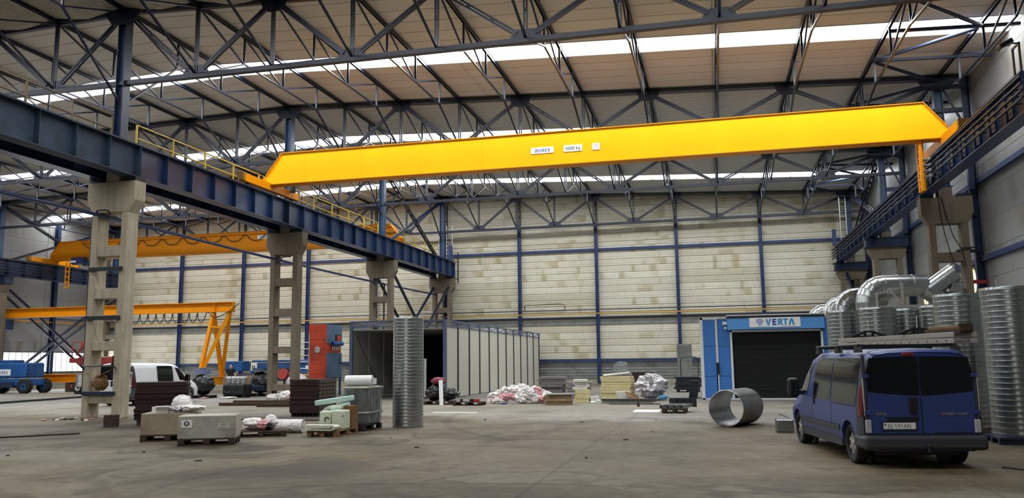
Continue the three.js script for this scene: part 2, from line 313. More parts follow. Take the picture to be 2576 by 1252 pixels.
tag(obj('water_pipe', rod(V(XWL + 0.3, 5.56, ZB + 0.42), V(9.8, 5.56, ZB + 0.42), 0.035), M.navy), 'long thin dark blue pipe just above the yellow pipe on back wall', 'pipe');
tag(obj('pipe_loop', tube([[-14, 5.6, ZB + 0.42], [-14, 5.95, ZB + 0.42], [-13.2, 6.0, ZB + 0.42], [-11, 6.0, ZB + 0.42], [-10.9, 5.9, ZB + 0.42], [-10.9, 5.6, ZB + 0.42]], 0.03, 40), M.dark), 'dark pipe loop rising over the blue pipe on back wall', 'pipe');
// ---------------------------------------------------------------- right and left walls
function sideWall(name, x, s, za, zb, hole) {
  const w = struct(name);
  const zEnd = ZB;
  obj('backing', [bx(0.2, hole ? 11.2 : 14.6, ZF - ZB + 0.6, x + s * 0.24, hole ? 9 : 7.2, (ZF + ZB) / 2)], M.outer, w);
  if (hole) { obj('backing', bx(0.2, 1.35, ZF - ZB + 0.6, x + s * 0.24, 0.675, (ZF + ZB) / 2), M.outer, w); obj('backing', bx(0.2, 2.1, ZF + 50.4, x + s * 0.24, 2.4, (ZF - 50.4) / 2), M.outer, w); }
  const g1 = triUV(flat(rb(0.1, 1.136, 5.96, 0.012))), g2 = {};
  for (let z = za; z > zb + 0.1; z -= 6) {
    const len = Math.min(6, z - zb);
    for (let r = 0; r < 12; r++) {
      const y = 0.3 + r * 1.14;
      if (hole && y < 2.9 && y + 1.14 > 1.4 && z < -48) { continue; }
      const k = len.toFixed(2); if (!g2[k]) { const g0 = triUV(flat(rb(0.1, 1.134, len - 0.03, 0.012))); g2[k] = [0, 1, 2, 3, 4, 5].map(() => uvShift(g0, rr(0, 7), rr(0, 7))); }
      meshOf('sandwich_panel', g2[k][Math.floor(rnd() * 6)], M.sideWall, w, x + s * 0.05, y + 0.57, z - len / 2);
    }
    if (hole && z < -48) { obj('sill_panel', bx(0.1, 1.05, len - 0.03, x + s * 0.05, 0.83, z - len / 2), M.sideWall, w); obj('head_panel', bx(0.1, 0.8, len - 0.03, x + s * 0.05, 3.32, z - len / 2), M.sideWall, w); }
  }
  if (za < ZF) obj('near_panels', bx(0.1, 13.9, ZF - za, x + s * 0.05, 7, (ZF + za) / 2), M.sideWall, w);
  obj('plinth', bx(0.12, 0.3, ZF - ZB, x, 0.15, (ZF + ZB) / 2), M.plinth, w);
  return w;
}
const wr = sideWall('wall_right', XWR, 1, -12.28, ZB);
for (let z = -24.28; z > -61; z -= 12) { obj('post', ibeamY(13.4, 0.3, 0.24).translate(XWR - 0.2, 6.8, z - 0.35), M.navy, wr); }
for (const y of [5.65, 8.8]) obj('girt', bx(0.16, 0.2, 37.2, XWR - 0.1, y, -42.8), M.postBlue, wr);
for (let z = -24.28; z > -61; z -= 12) for (const y of [4.9, 6.4]) obj('tie', bx(0.9, 0.12, 0.1, XWR - 0.6, y + 1.1, z - 0.3), M.dark, wr);
const wl = sideWall('wall_left', XWL, -1, -42.28, ZB, true);
for (const z of [-55.05]) obj('post', ibeamY(13.2, 0.3, 0.3).translate(XWL + 0.22, 6.6, z), M.navy, wl);
for (const y of [5.3, 5.6]) obj('wall_pipe', rod(V(XWL + 0.2, y, -43), V(XWL + 0.2, y, ZB + 0.1), 0.04), y < 5.5 ? M.ochre : M.navy, wl);
for (const [i, [za, zb]] of [[-48.3, -54.9], [-55.25, -61.3]].entries()) {
  const w = struct('window_' + (i + 1)); const n = Math.round((za - zb) / 0.62), dz = (za - zb) / n;
  for (let k = 0; k < n; k++) obj('pane', bx(0.05, 1.52, dz - 0.03, XWL - 0.04, 2.14, za - dz * (k + 0.5)), M.wallLight, w);
  for (let k = 0; k <= n; k++) obj('mullion', bx(0.07, 1.52, 0.03, XWL - 0.03, 2.14, za - dz * k), M.greySheet, w);
  obj('frame', [bx(0.14, 0.06, za - zb, XWL, 1.36, (za + zb) / 2), bx(0.14, 0.06, za - zb, XWL, 2.92, (za + zb) / 2)], M.dark, w);
}
{ const w = struct('wall_front'); obj('backing', [bx(38, 14.9, 0.2, -33.5 + 0.3, 7.4, ZF + 0.12), bx(13.6, 14.9, 0.2, 4.4, 7.4, ZF + 0.12), bx(12, 9.9, 0.2, -8, 9.9, ZF + 0.12)], M.sideWall, w);
  const d = struct('door_1'); obj('folding_gate', bx(12, 5, 0.1, -8, 2.5, ZF + 0.14), M.white, d); }
// oval windows high on the right wall
for (const [i, z, y] of [[3, -46.3, 4.82], [4, -40.4, 4.88], [5, -38.2, 4.9]]) {
  const w = struct('window_' + i); const sh = 0.55, sz = 0.5;
  const el = (a, b, n = 28) => Array.from({ length: n }, (_, k) => [a * Math.cos(k / n * 6.2832), b * Math.sin(k / n * 6.2832)]);
  const fr = obj('frame', extr(el(sz + 0.06, sh + 0.06), 0.06, { holes: [el(sz - 0.03, sh - 0.03)] }), M.ovalFrame, w);
  const pa = obj('pane', extr(el(sz - 0.02, sh - 0.02), 0.03), M.ovalPane, w);
  for (const o of [fr, pa]) { o.rotation.y = -Math.PI / 2; o.position.set(XWR + 0.005, y, z); }
  obj('glazing_bar', [bx(0.05, 0.05, 2 * sz, XWR - 0.05, y + 0.02, z), bx(0.05, 2 * sh, 0.05, XWR - 0.05, y, z)], M.ovalFrame, w);
}
// ---------------------------------------------------------------- roof
const ceil = struct('ceiling');
{
  const secs = []; for (let k = 0; k < 3; k++) { secs.push([XWL + k * (XC - XWL) / 3, XWL + (k + 1) * (XC - XWL) / 3]); } for (let k = 0; k < 3; k++) secs.push([XC + k * (XWR - XC) / 3, XC + (k + 1) * (XWR - XC) / 3]);
  for (const [a, b] of [[XWL - 0.3, XC], [XC, XWR + 0.3]]) {
    const m = (a + b) / 2, sl = b > XC + 1 ? -SR : SL, L = (b - a) / Math.cos(Math.atan(sl));
    const zs = [ZF + 0.3, ...SKYZ.flat(), ZB - 0.3];
    if (b > XC + 1) { const q = obj('outer_skin', bx(XWR + 0.3 - XS0, 0.1, 1.5), M.outer, ceil); q.position.set((XWR + 0.3 + XS0) / 2, ytop((XWR + 0.3 + XS0) / 2) + 0.31, (SKYZ[0][0] + SKYZ[0][1]) / 2); q.rotation.z = -Math.atan(SR); const q2 = q.clone(); q2.position.z -= 12; ceil.add(q2); }
    for (let i = 0; i < zs.length; i += 2) { const o = obj('outer_skin', bx(L, 0.1, zs[i] - zs[i + 1]), M.outer, ceil); o.position.set(m, ytop(m) + 0.31, (zs[i] + zs[i + 1]) / 2); o.rotation.z = Math.atan(sl); }
  }
  const cache = {};
  function panel(a, b, za, zb, ribbed) {
    const m = (a + b) / 2, sl = m > XC ? -SR : SL, L = (b - a) / Math.cos(Math.atan(sl)) - 0.012, d = za - zb - (ribbed ? 0.004 : 0.034), key = [L.toFixed(2), d.toFixed(3), ribbed].join();
    if (!cache[key]) {
      if (!ribbed) cache[key] = triUV(flat(rb(L, 0.12, d, 0.012, 0, 0.06, 0, 1)));
      else {
        const n = 4, p = d / n, pts = [[-d / 2, 0.12]]; for (let k = 0; k < n; k++) { const z = -d / 2 + k * p; pts.push([z, 0.05], [z + p * 0.3, 0.05], [z + p * 0.42, 0], [z + p * 0.85, 0], [z + p * 0.97, 0.05]); } pts.push([d / 2, 0.12]);
        cache[key] = triUV(flat(extr(pts, L).rotateY(Math.PI / 2).translate(-L / 2, 0, 0)));
      }
    }
    const o = meshOf(ribbed ? 'deck_sheet' : 'roof_panel', cache[key], ribbed ? M.deck : (rnd() < 0.5 ? M.roofA : M.roofB), ceil, m, ytop(m) + 0.12, (za + zb) / 2);
    o.rotation.z = Math.atan(sl);
  }
  for (const [si, [a, b]] of secs.entries()) {
    for (let f = 0; f < 3; f++) {
      const zf = FZ[f], [s0, s1] = SKYZ[f + 2], ze = f === 2 ? ZB : FZ[f + 1];
      if (!near([[a, 14, zf], [b, 14, zf], [a, 14, ze], [b, 14, ze], [(a + b) / 2, 14, (zf + ze) / 2]], 1500, 500)) { panel(a, b, zf, s0, 0); panel(a, b, s1, ze, 0); continue; }
      const n1 = 6, n2 = f === 2 ? 6 : 5;
      for (let k = 0; k < n1; k++) panel(a, b, zf + (s0 - zf) * k / n1, zf + (s0 - zf) * (k + 1) / n1, f > 0);
      for (let k = 0; k < n2; k++) panel(a, b, s1 + (ze - s1) * k / n2, s1 + (ze - s1) * (k + 1) / n2, f > 0);
    }
    // near bays
    { const z9 = FZ[0] + 12, [s0, s1] = SKYZ[1]; for (let k = 0; k < 5; k++) panel(a, b, s1 + (FZ[0] - s1) * k / 5, s1 + (FZ[0] - s1) * (k + 1) / 5, 0); panel(a, b, z9, s0, 0); if (b > XS0) panel(Math.max(a, XS0), b, s0, s1, 0); }
    { const [s0, s1] = SKYZ[0]; panel(a, b, ZF, s0, 0); panel(a, b, s1, FZ[0] + 12, 0); if (b > XS0) panel(Math.max(a, XS0), b, s0, s1, 0); }
  }
  // sagging wrinkled film under the near roof bay
  const nx = 120, nz = 80, g = new THREE.PlaneGeometry(1, 1, nx, nz), p = g.attributes.position, xa = -38, xb = -12, za = FZ[0] + 0.15, zb = FZ[0] + 4.3;
  for (let i = 0; i < p.count; i++) {
    const u = p.getX(i) + 0.5, v = p.getY(i) + 0.5, x = xa + (xb - xa) * u, z = za + (zb - za) * v;
    const k3 = Math.abs((((x - XC) / 3) % 1 + 1) % 1 - 0.5) * 2;
    const w = fbm(u, v, 9, 7, 4, 301), r1 = Math.abs(fbm(u + 0.1 * w, v + 0.05 * w, 22, 12, 4, 303) - 0.5) * 2;
    p.setXYZ(i, x, ytop(x) + 0.085 - 0.16 * (1 - k3) * (0.5 + w) - 0.1 * (1 - r1) * (1 - k3), z);
  }
  g.computeVertexNormals(); obj('sagging_film', g, M.film, ceil);
}
// roof lights; the first two are unseen, added to light near surfaces
SKYZ.forEach(([z0, z1], j) => {
  const w = struct('window_' + (6 + j)), i = j - 2;
  const g = {};
  for (let k = -10; k < 11; k++) {
    const a = k === -10 ? XWL : XC + 3 * k, b = k === 10 ? XWR : k === -10 ? XC - 27 : XC + 3 * k + 3, m = (a + b) / 2, sl = m > XC ? -SR : SL;
    if (b - a < 0.2 || (j < 2 && a > XS0 - 1)) continue;
    const key = (b - a).toFixed(2); if (!g[key]) g[key] = triUV(flat(bx(b - a - 0.03, 0.02, z0 - z1 - 0.04)));
    const o = meshOf('pane', g[key], M.skylight, w, m, ytop(m) + 0.14, (z0 + z1) / 2); o.rotation.z = Math.atan(sl);
    if (i > 0 && k > -10) { const c = obj('clip', bx(0.05, 0.06, 0.5), M.dark, w); c.position.set(a + 0.3, ytop(a + 0.3) + 0.09, z1 + 0.2); c.rotation.y = -0.3; const c2 = c.clone(); c2.position.x += 1.5; c2.position.y = ytop(a + 1.8) + 0.09; w.add(c2); }
  }
  for (const zz of [z0, z1]) for (const [a, b] of [[XWL, XC], [XC, XWR]]) { const m = (a + b) / 2, sl = m > XC ? -SR : SL; const o = obj('kerb', bx(b - a, 0.2, 0.04), M.roofB, w); o.position.set(m, ytop(m) + 0.2, zz); o.rotation.z = Math.atan(sl); }
});
// ---------------------------------------------------------------- roof trusses across the hall
function makeTruss(z, label) {
  const t = thing('roof_truss', label, 'roof truss', [0, 0, z]);
  const xs = XL, xe = XR;
  for (const [a, b] of [[xs - 0.6, XC], [XC, xe + 0.9]]) {
    const c = obj('top_chord', [bar(V(a, ytop(a) - 0.02, 0), V(b, ytop(b) - 0.02, 0), 0.2, 0.04), bar(V(a, ytop(a) + 0.05, 0.09), V(b, ytop(b) + 0.05, 0.09), 0.16, 0.03), bar(V(a, ytop(a) - 0.1, -0.09), V(b, ytop(b) - 0.1, -0.09), 0.16, 0.03)], M.truss, t);
    obj('bottom_chord', [bx(b - a, 0.16, 0.03, (a + b) / 2, YB, 0.06), bx(b - a, 0.16, 0.03, (a + b) / 2, YB, -0.06), bx(b - a, 0.02, 0.22, (a + b) / 2, YB - 0.08, 0)], M.truss, t);
  }
  for (let k = -10; k <= 10; k++) {
    const x = XC + 3 * k, top = k % 2 === 0;
    const g = top ? ytop(x) - 0.12 : YB + 0.12;
    // gusset plate at each node
    if (top) obj('gusset', extr([[-0.55, 0.22], [0.55, 0.22], [0.45, -0.12], [0.22, -0.34], [-0.22, -0.34], [-0.45, -0.12]], 0.03).translate(x, g, -0.015), M.truss, t);
    else obj('gusset', extr([[-0.5, -0.2], [0.5, -0.2], [0.5, 0.05], [0.28, 0.26], [-0.28, 0.26], [-0.5, 0.05]], 0.03).translate(x, g, -0.015), M.truss, t);
    if (k !== 0 && Math.abs(k) !== 10) obj('vertical', pairXY(V(x, YB + 0.1, 0), V(x, ytop(x) - 0.12, 0), 0.05, 0.04, 1, 0.08), M.truss, t);
    if (!top) for (const s of [-1, 1]) {
      const x2 = x + 3 * s; if (x2 < XL - 1 || x2 > XR + 1) continue;
      const a = V(x + s * 0.3, YB + 0.24, 0), b = V(x2 - s * 0.28, ytop(x2) - 0.3, 0);
      obj('diagonal', (k + s + 100) % 4 === 0 ? pairXY(a, b, 0.07, 0.035, 2, 0.08) : pairXY(a, b, 0.075, 0.012, 1, 0.1), M.truss, t);
    }
  }
  return t;
}
makeTruss(FZ[0], 'dark blue lattice roof truss nearest the camera, above the near yellow crane');
makeTruss(FZ[1], 'blue lattice roof truss right behind the near yellow crane, top chord showing above it');
makeTruss(FZ[2], 'blue lattice roof truss seen below the near crane, second from the back wall');
makeTruss(FZ[3], 'blue lattice roof truss standing right against the cream back wall');
// ---------------------------------------------------------------- lattice purlins along the hall
{
  const tilt = 0;
  const G = {
    top_chord: triUV(flat([bar(V(0, 0.05, -0.02), V(0, 0.05, -11.98), 0.13, 0.02), bar(V(-0.04, -0.01, -0.02), V(-0.04, -0.01, -11.98), 0.015, 0.12), bar(V(0.04, -0.01, -0.02), V(0.04, -0.01, -11.98), 0.015, 0.12)])),
    bottom_chord: triUV(flat(bar(V(0, -1.12, -2.9), V(0, -1.12, -9.1), 0.08, 0.05))),
    post: triUV(flat(bar(V(0, -1.1, 0), V(0, -0.04, 0), 0.075, 0.06))),
  };
  const diag = [[V(0, -0.1, -0.1), V(0, -1.12, -3)], [V(0, -0.06, -3), V(0, -1.12, -6)], [V(0, -1.12, -6), V(0, -0.06, -9)], [V(0, -1.12, -9), V(0, -0.1, -11.9)]].map(([a, b], i) => triUV(flat(bar(a, b, 0.06, 0.06))));
  const bays = [[FZ[0] + 12, 'bay nearest camera'], [FZ[0], 'bay over the near crane'], [FZ[1], 'second bay from back wall'], [FZ[2], 'bay against back wall']];
  for (const [bi, [z, bn]] of bays.entries()) for (let k = -10; k <= 10; k++) {
    const x = XC + 3 * k, y = ytop(x);
    const ends = [[x, y, z], [x, y, z - 3], [x, y, z - 6], [x, y, z - 9], [x, y, z - 12], [x, y - 1.1, z - 9], [x, YB, z - 12]];
    if (!near(ends, 150, 60)) continue;
    const where = k === 0 ? 'on the central column line' : ORD[Math.abs(k)] + (k > 0 ? ' right of' : ' left of') + ' central columns';
    const t = thing('lattice_purlin', `blue lattice purlin ${where}, ${bn}`, 'purlin', [x, y, z], 0, 'lattice purlins under the roof');
    meshOf('top_chord', G.top_chord, M.truss, t); meshOf('bottom_chord', G.bottom_chord, M.truss, t);
    for (const zz of [-3, -6, -9]) meshOf('post', G.post, M.truss, t, 0, 0, zz);
    for (const g of diag) meshOf('diagonal', g, M.truss, t);
    if (Math.abs(k) < 10 && k !== 0) { obj('knee_brace', bar(V(0, -1.14, -9.02), V(0, YB + 0.08 - y, -11.94), 0.08, 0.06), M.truss, t); if (bi > 0) obj('knee_brace', bar(V(0, -1.14, -2.98), V(0, YB + 0.08 - y, -0.06), 0.08, 0.06), M.truss, t); }
    else if (k === 0) { obj('knee_brace', bar(V(0, -1.14, -9.02), V(0, YB - 0.7 - y, -11.8), 0.08, 0.06), M.truss, t); if (bi > 0) obj('knee_brace', bar(V(0, -1.14, -2.98), V(0, YB - 0.7 - y, -0.2), 0.08, 0.06), M.truss, t); }
  }
}
// wind bracing in the roof plane next to the right wall
for (const [bi, z] of [[1, FZ[0]], [2, FZ[1]], [3, FZ[2]]]) {
  const xa = XC + 27, xb = XR, yy = x => ytop(x) - 0.2, nm = ['', 'in the bay of the near crane', 'in second bay from back wall', 'in bay against back wall'][bi];
  const t = thing('roof_brace', `zigzag blue tube bracing under roof by right wall, ${nm}`, 'brace', [0, 0, 0]);
  const zz = [0, -3, -6, -9, -12];
  for (let i = 0; i < 4; i++) { const [x0, x1] = i % 2 ? [xa, xb] : [xb, xa]; obj('diagonal_tube', rod(V(x0, yy(x0), z + zz[i] - 0.1), V(x1, yy(x1), z + zz[i + 1] + 0.1), 0.07, 10), M.navy, t); }
  for (const i of [1, 2, 3]) obj('strut', bar(V(xa, yy(xa) + 0.02, z + zz[i]), V(XWR - 0.1, yy(XWR - 0.1) + 0.02, z + zz[i]), 0.12, 0.1), M.navy, t);
}
// ---------------------------------------------------------------- concrete columns with two legs and rungs
const RUNGS = [[5.55, 5.93], [4.07, 4.43], [2.28, 2.6], [0.49, 0.78]];
function makeColumn(x, z, m, label, chips) {
  const t = thing('concrete_column', label, 'column', [x, 0, z]);
  const D = 0.56;
  for (const s of [-1, 1]) obj('leg', rb(0.26, 7.1, D - 0.01, 0.02, s * 0.605, 3.55, 0), m, t);
  for (const [a, b] of RUNGS) obj('rung', rb(0.97, b - a, D - 0.06, 0.015, 0, (a + b) / 2, 0), m, t);
  obj('capital', extr([[-0.735, 7.1], [0.735, 7.1], [0.98, 7.52], [0.98, 8.2], [-0.98, 8.2], [-0.98, 7.52]], D - 0.03, { bevel: 0.015 }).translate(0, 0, -D / 2 + 0.015), m, t);
  obj('neck', rb(0.52, 0.42, D - 0.08, 0.01, 0, 8.4, 0), m, t);
  for (const s of [-1, 1]) obj('bearing_plate', bx(0.5, 0.12, 0.5, s * 0.71, 8.27, 0), M.dark, t);
  return t;
}
const colNames = ['nearest', 'second', 'third', 'fourth'];
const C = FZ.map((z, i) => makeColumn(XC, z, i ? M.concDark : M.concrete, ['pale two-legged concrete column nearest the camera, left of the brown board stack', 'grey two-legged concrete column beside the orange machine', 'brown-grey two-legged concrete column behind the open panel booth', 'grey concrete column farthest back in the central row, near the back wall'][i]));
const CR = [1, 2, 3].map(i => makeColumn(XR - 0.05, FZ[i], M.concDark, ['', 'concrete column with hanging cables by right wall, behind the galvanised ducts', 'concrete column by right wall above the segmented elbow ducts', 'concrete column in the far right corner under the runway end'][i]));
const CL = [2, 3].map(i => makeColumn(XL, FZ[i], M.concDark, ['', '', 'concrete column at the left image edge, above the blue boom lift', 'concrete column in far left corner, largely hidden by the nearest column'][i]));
for (const c of [CR[1], CR[2], CL[0]]) { obj('steel_collar', [bx(2.16, 0.5, 0.72, 0, 8.02, 0), bx(2.3, 0.06, 0.8, 0, 7.78, 0), bx(2.3, 0.06, 0.8, 0, 8.26, 0)], M.navy, c); }
// handles, straps and drain pipe on the nearest column
obj('step_iron', tube([[-0.45, 7.02, 0.3], [-0.43, 7.14, 0.42], [-0.2, 7.16, 0.44], [0.02, 7.14, 0.42], [0.04, 7.02, 0.3]], 0.03, 20), M.dark, C[0]);
obj('step_iron', tube([[-0.66, 1.62, 0.3], [-0.64, 1.72, 0.36], [-0.2, 1.74, 0.38], [0.58, 1.74, 0.36], [0.62, 1.6, 0.3]], 0.02, 24), M.dark, C[0]);
obj('strap_bar', rb(1.35, 0.14, 0.06, 0.01, -0.02, 5.1, 0.32), M.dark, C[0]); obj('strap_bar', rb(1.35, 0.14, 0.06, 0.01, -0.02, 3.4, 0.32), M.dark, C[0]);
obj('drain_pipe', rod(V(-0.78, 0.9, 0.2), V(-0.78, 7.0, 0.2), 0.035), M.black, C[0]);
obj('blue_shelf_plank', rb(1.3, 0.12, 0.1, 0.01, -0.05, 0.84, 0.3), M.navy, C[0]);
obj('step_iron', tube([[-0.1, 6.75, 0.3], [-0.08, 6.95, 0.34], [0.1, 6.98, 0.34], [0.42, 6.98, 0.34]], 0.03, 20), M.black, C[1]);
obj('drain_pipe', rod(V(-0.76, 0.4, 0.1), V(-0.76, 7.0, 0.1), 0.03), M.black, C[1]);
obj('drain_pipe', tube([[0.1, 6.7, 0.1], [0.14, 6.8, 0.1], [0.2, 6.75, 0.1], [0.2, 6.0, 0.1], [0.2, 0.4, 0.1]], 0.05, 60), M.dark, C[2]);
obj('drain_pipe', rod(V(0.1, 0.4, 0.1), V(0.1, 7.0, 0.1), 0.05), M.dark, C[3]);
// hanging cables on the right column
obj('cable', tube([[-0.3, 8.2, 0.32], [-0.25, 7.2, 0.34], [-0.05, 6, 0.34], [0.25, 4.8, 0.33], [0.55, 3.9, 0.34]], 0.018, 30), M.black, CR[0]);
obj('cable', tube([[-0.2, 8.2, 0.32], [0, 7.1, 0.34], [0.12, 6.6, 0.34], [0.42, 5.9, 0.33], [0.5, 5.3, 0.33]], 0.018, 30), M.black, CR[0]);
obj('strap_bar', [bx(0.34, 0.1, 0.62, 0.6, 6.05, 0), bx(0.6, 0.05, 0.05, 0.9, 6.12, 0)], M.dark, CR[0]);
tag(obj('wall_lamp', [cyl(0.07, 0.62).rotateZ(1.2).translate(XR + 0.35, 3.85, FZ[1] + 0.42), bx(0.12, 0.1, 0.2, XR + 0.6, 3.9, FZ[1] + 0.36)], M.white), 'white tube lamp fixed to the right concrete column with hanging cables', 'lamp');
obj('red_tie_bar', bx(0.6, 0.13, 0.1, 1.04, 4.72, -0.15), M.red, CR[0]);
// ---------------------------------------------------------------- runway beams: 12 m girders with stiffeners every 1.5 m
const BH = 1.16, BY = 8.34;
const bg = { web: triUV(flat(bx(0.016, BH - 0.06, 11.98))), fl: triUV(flat(bx(0.5, 0.03, 11.98))), st: triUV(flat(bx(0.2, BH - 0.08, 0.016))), rail: triUV(flat([bx(0.07, 0.11, 11.98), bx(0.13, 0.02, 11.98, 0, -0.05, 0), bx(0.035, 0.11, 11.98, 0, -0.03, 0)])) };
function runway(x, z0, label, len = 12, mm = M.beamBlue) {
  const t = thing('runway_beam', label, 'beam', [x, BY, z0 - len / 2]); t.scale.z = 1; const k = len / 12;
  const add = (n, g, m, y, xx = 0, zz = 0, sz = k) => { const o = meshOf(n, g, m, t, xx, y, zz); o.scale.z = sz; return o; };
  add('web', bg.web, mm, BH / 2); add('top_flange', bg.fl, mm, BH - 0.015); add('bottom_flange', bg.fl, mm, 0.015);
  add('crane_rail', bg.rail, M.dark, BH + 0.055);
  for (let i = 0; i <= 8; i++) for (const s of [-1, 1]) add('stiffener', bg.st, mm, BH / 2, s * 0.11, cl(i * len / 8 - len / 2, -len / 2 + 0.03, len / 2 - 0.03), 1);
  return t;
}
const rp = ['nearest', 'second', 'third', 'last'];
runway(XC + 0.71, FZ[0] + 12, 'blue plate girder ending on the nearest concrete column, leaving at left image edge', 12, M.beamOld);
runway(XC + 0.71, FZ[0], 'blue plate girder under the left end of the near yellow crane');
runway(XC + 0.71, FZ[1], 'blue plate girder between second and third central concrete columns, right side');
runway(XC + 0.71, FZ[2], 'blue plate girder ending in mid hall before the back wall, right side of central columns', 12.4);
for (let i = -1; i < 3; i++) runway(XC - 0.71, i < 0 ? FZ[0] + 12 : FZ[i], ['hidden rear girder of the central runway at left image edge', 'rear girder of central runway, soffit seen between nearest and second columns', 'rear girder of central runway, soffit seen between second and third columns', 'rear girder of central runway, soffit seen between third and last columns'][i + 1]);
for (let i = 0; i < 3; i++) { const t = runway(XR - 0.76, FZ[i], ['dark runway girder on right wall side, at right image edge under crane end', 'dark runway girder by right wall, from the cable-hung column to the next column', 'dark runway girder by right wall ending before the back wall'][i]); for (let z = 5.1; z > -6; z -= 1.5) obj('bracket', bx(0.03, 0.62, 0.34, -0.265, 0.4, z), M.navy, t); }
for (let i = 1; i < 3; i++) runway(XL + 0.76, FZ[i], ['blue runway girder of the left bay at left image edge', 'blue runway girder of left bay under the rear ochre crane end'][i - 1]);
// walkway plates between the central girders
for (let i = -1; i < 3; i++) tag(obj('walkway_deck', [bx(0.9, 0.03, 11.4, XC, BY + BH - 0.02, (i < 0 ? FZ[0] + 12 : FZ[i]) - 6)], M.navy), `blue walkway deck on central runway girders, ${['at left image edge', 'behind the nearest column', 'behind the near crane end', 'closest to back wall'][i + 1]}`, 'walkway');
// ---------------------------------------------------------------- steel posts above the columns
function steelPost(x, z, y0, label, m = M.steelBlue) { const t = thing('steel_post', label, 'post', [x, 0, z]); const y1 = ytop(x) - 0.1; obj('shaft', ibeamY(y1 - y0, 0.34, 0.36, 0.024, 0.02).translate(0, (y0 + y1) / 2, 0), m, t); obj('base_plate', bx(0.5, 0.04, 0.5, 0, y0 + 0.02, 0), m, t); obj('head_plate', extr([[-0.8, 0], [0.8, 0], [0.42, -0.5], [-0.42, -0.5]], 0.04).translate(0, y1, 0.16), M.truss, t); return t; }
FZ.forEach((z, i) => steelPost(XC, z, 8.63, ['dark blue steel post on the nearest concrete column, at upper left', 'grey-blue steel post above second concrete column, just left of near crane', 'bright blue steel post in front of the rear ochre crane end', 'grey-blue steel post beside the ladder near the back wall'][i], i === 0 ? M.navy : M.steelBlue));
[1, 2, 3].forEach(i => steelPost(XR, FZ[i], 8.63, ['', 'grey-blue steel post at right, behind the near crane end', 'grey-blue steel post at right wall, second from back wall', 'grey-blue steel post in the far right corner'][i]));
[2, 3].forEach(i => steelPost(XL, FZ[i], 8.63, ['', '', 'blue steel post at left image edge above the left runway', 'blue steel post in far left corner above left runway'][i]));
for (const i of [1, 2]) { const t = thing('wall_frame', ['', 'dark blue frame of posts and braces beside right wall, behind near crane end', 'dark blue frame of posts and braces beside right wall, second from back'][i], 'frame', [0, 0, FZ[i]]); obj('post', bx(0.2, 4.8, 0.2, XWR - 0.35, 10.9, 0), M.navy, t); obj('head_strut', bx(0.85, 0.16, 0.16, XR + 0.63, 12.9, 0), M.navy, t); obj('strut', bx(0.85, 0.2, 0.16, XR + 0.63, 11.0, 0), M.navy, t); obj('diagonal', bar(V(XR + 0.24, 12.8, 0), V(XWR - 0.35, 11.1, 0), 0.08), M.navy, t); }
// lattice cross bracing between third and last posts, tube cross bracing below
function latX(x, label, y0, y1) {
  const t = thing('cross_brace', label, 'brace');
  obj('lattice_bar', pair(V(x, y0, FZ[2] - 0.9), V(x, y1, FZ[3] + 0.3), 0.14, 0.12, 16), M.truss, t);
  obj('lattice_bar', pair(V(x, y1, FZ[2] - 0.3), V(x, y0, FZ[3] + 0.9), 0.14, 0.12, 16), M.truss, t);
}
latX(XC, 'grey lattice cross brace between the two rearmost central posts', 9.6, 14.3); latX(XR, 'lattice cross brace between the two rearmost posts by right wall', 9.6, 13.2); latX(XL, 'lattice cross brace between posts above the left runway', 9.6, 13.5);
for (const [x, l] of [[XC + 0.62, 'front pair of crossing grey tubes between the rearmost central concrete columns'], [XC - 0.62, 'rear pair of crossing grey tubes between the rearmost central concrete columns'], [XL + 0.62, 'front pair of crossing blue tubes at the left wall windows'], [XL - 0.3, 'rear pair of crossing blue tubes at the left wall windows'], [XR - 0.4, 'crossing tubes between the two rearmost concrete columns at right wall']]) {
  const t = thing('tube_brace', l, 'brace');
  obj('tube', rod(V(x, 7.5, FZ[2] - 0.35), V(x, 0.1, FZ[3] + 0.4), 0.1, 10), M.truss, t); obj('tube', rod(V(x, 7.5, FZ[3] + 0.35), V(x, 0.1, FZ[2] - 0.4), 0.1, 10), M.truss, t);
}
tag(obj('service_pipe', tube([[XC - 0.35, 7.0, -14], [XC - 0.35, 7.0, -24], [XC - 0.3, 6.85, -36], [XC - 0.35, 6.85, -48], [XC - 0.4, 6.95, -60]], 0.06, 40), M.postBlue), 'long thin blue pipe hung along the central concrete columns', 'pipe');
// ================================================================ CRANES
const signBurex = canvasTex(512, 144, (c, w, h) => { c.fillStyle = '#f4f4f2'; c.fillRect(0, 0, w, h); c.fillStyle = '#27408f'; c.font = 'italic bold 112px sans-serif'; c.textAlign = 'center'; c.textBaseline = 'middle'; c.fillText('BUREX', w / 2, h / 2 + 6, w - 40); });
const signLoad = canvasTex(512, 176, (c, w, h) => { c.fillStyle = '#f4f4f2'; c.fillRect(0, 0, w, h); c.fillStyle = '#17181c'; c.font = 'bold 118px sans-serif'; c.textAlign = 'center'; c.textBaseline = 'middle'; c.fillText('5000 kg', w / 2, h / 2 + 4, w - 50); });
const signSmall = canvasTex(128, 110, (c, w, h) => { c.fillStyle = '#f6efee'; c.fillRect(0, 0, w, h); c.fillStyle = '#d06a78'; for (let i = 0; i < 3; i++) c.fillRect(22 + 6 * i, 20 + 28 * i, 84 - 12 * i, 9); });
const stripes = canvasTex(128, 128, (c, w, h) => { c.fillStyle = '#c98e1c'; c.fillRect(0, 0, w, h); c.fillStyle = '#15130f'; c.lineWidth = 0; for (let i = -4; i < 6; i++) { c.beginPath(); c.moveTo(i * 42, h); c.lineTo(i * 42 + 22, h); c.lineTo(i * 42 + 22 + 100, 0); c.lineTo(i * 42 + 100, 0); c.closePath(); c.fill(); } });
const mStripe = sign(1, 1, stripes);
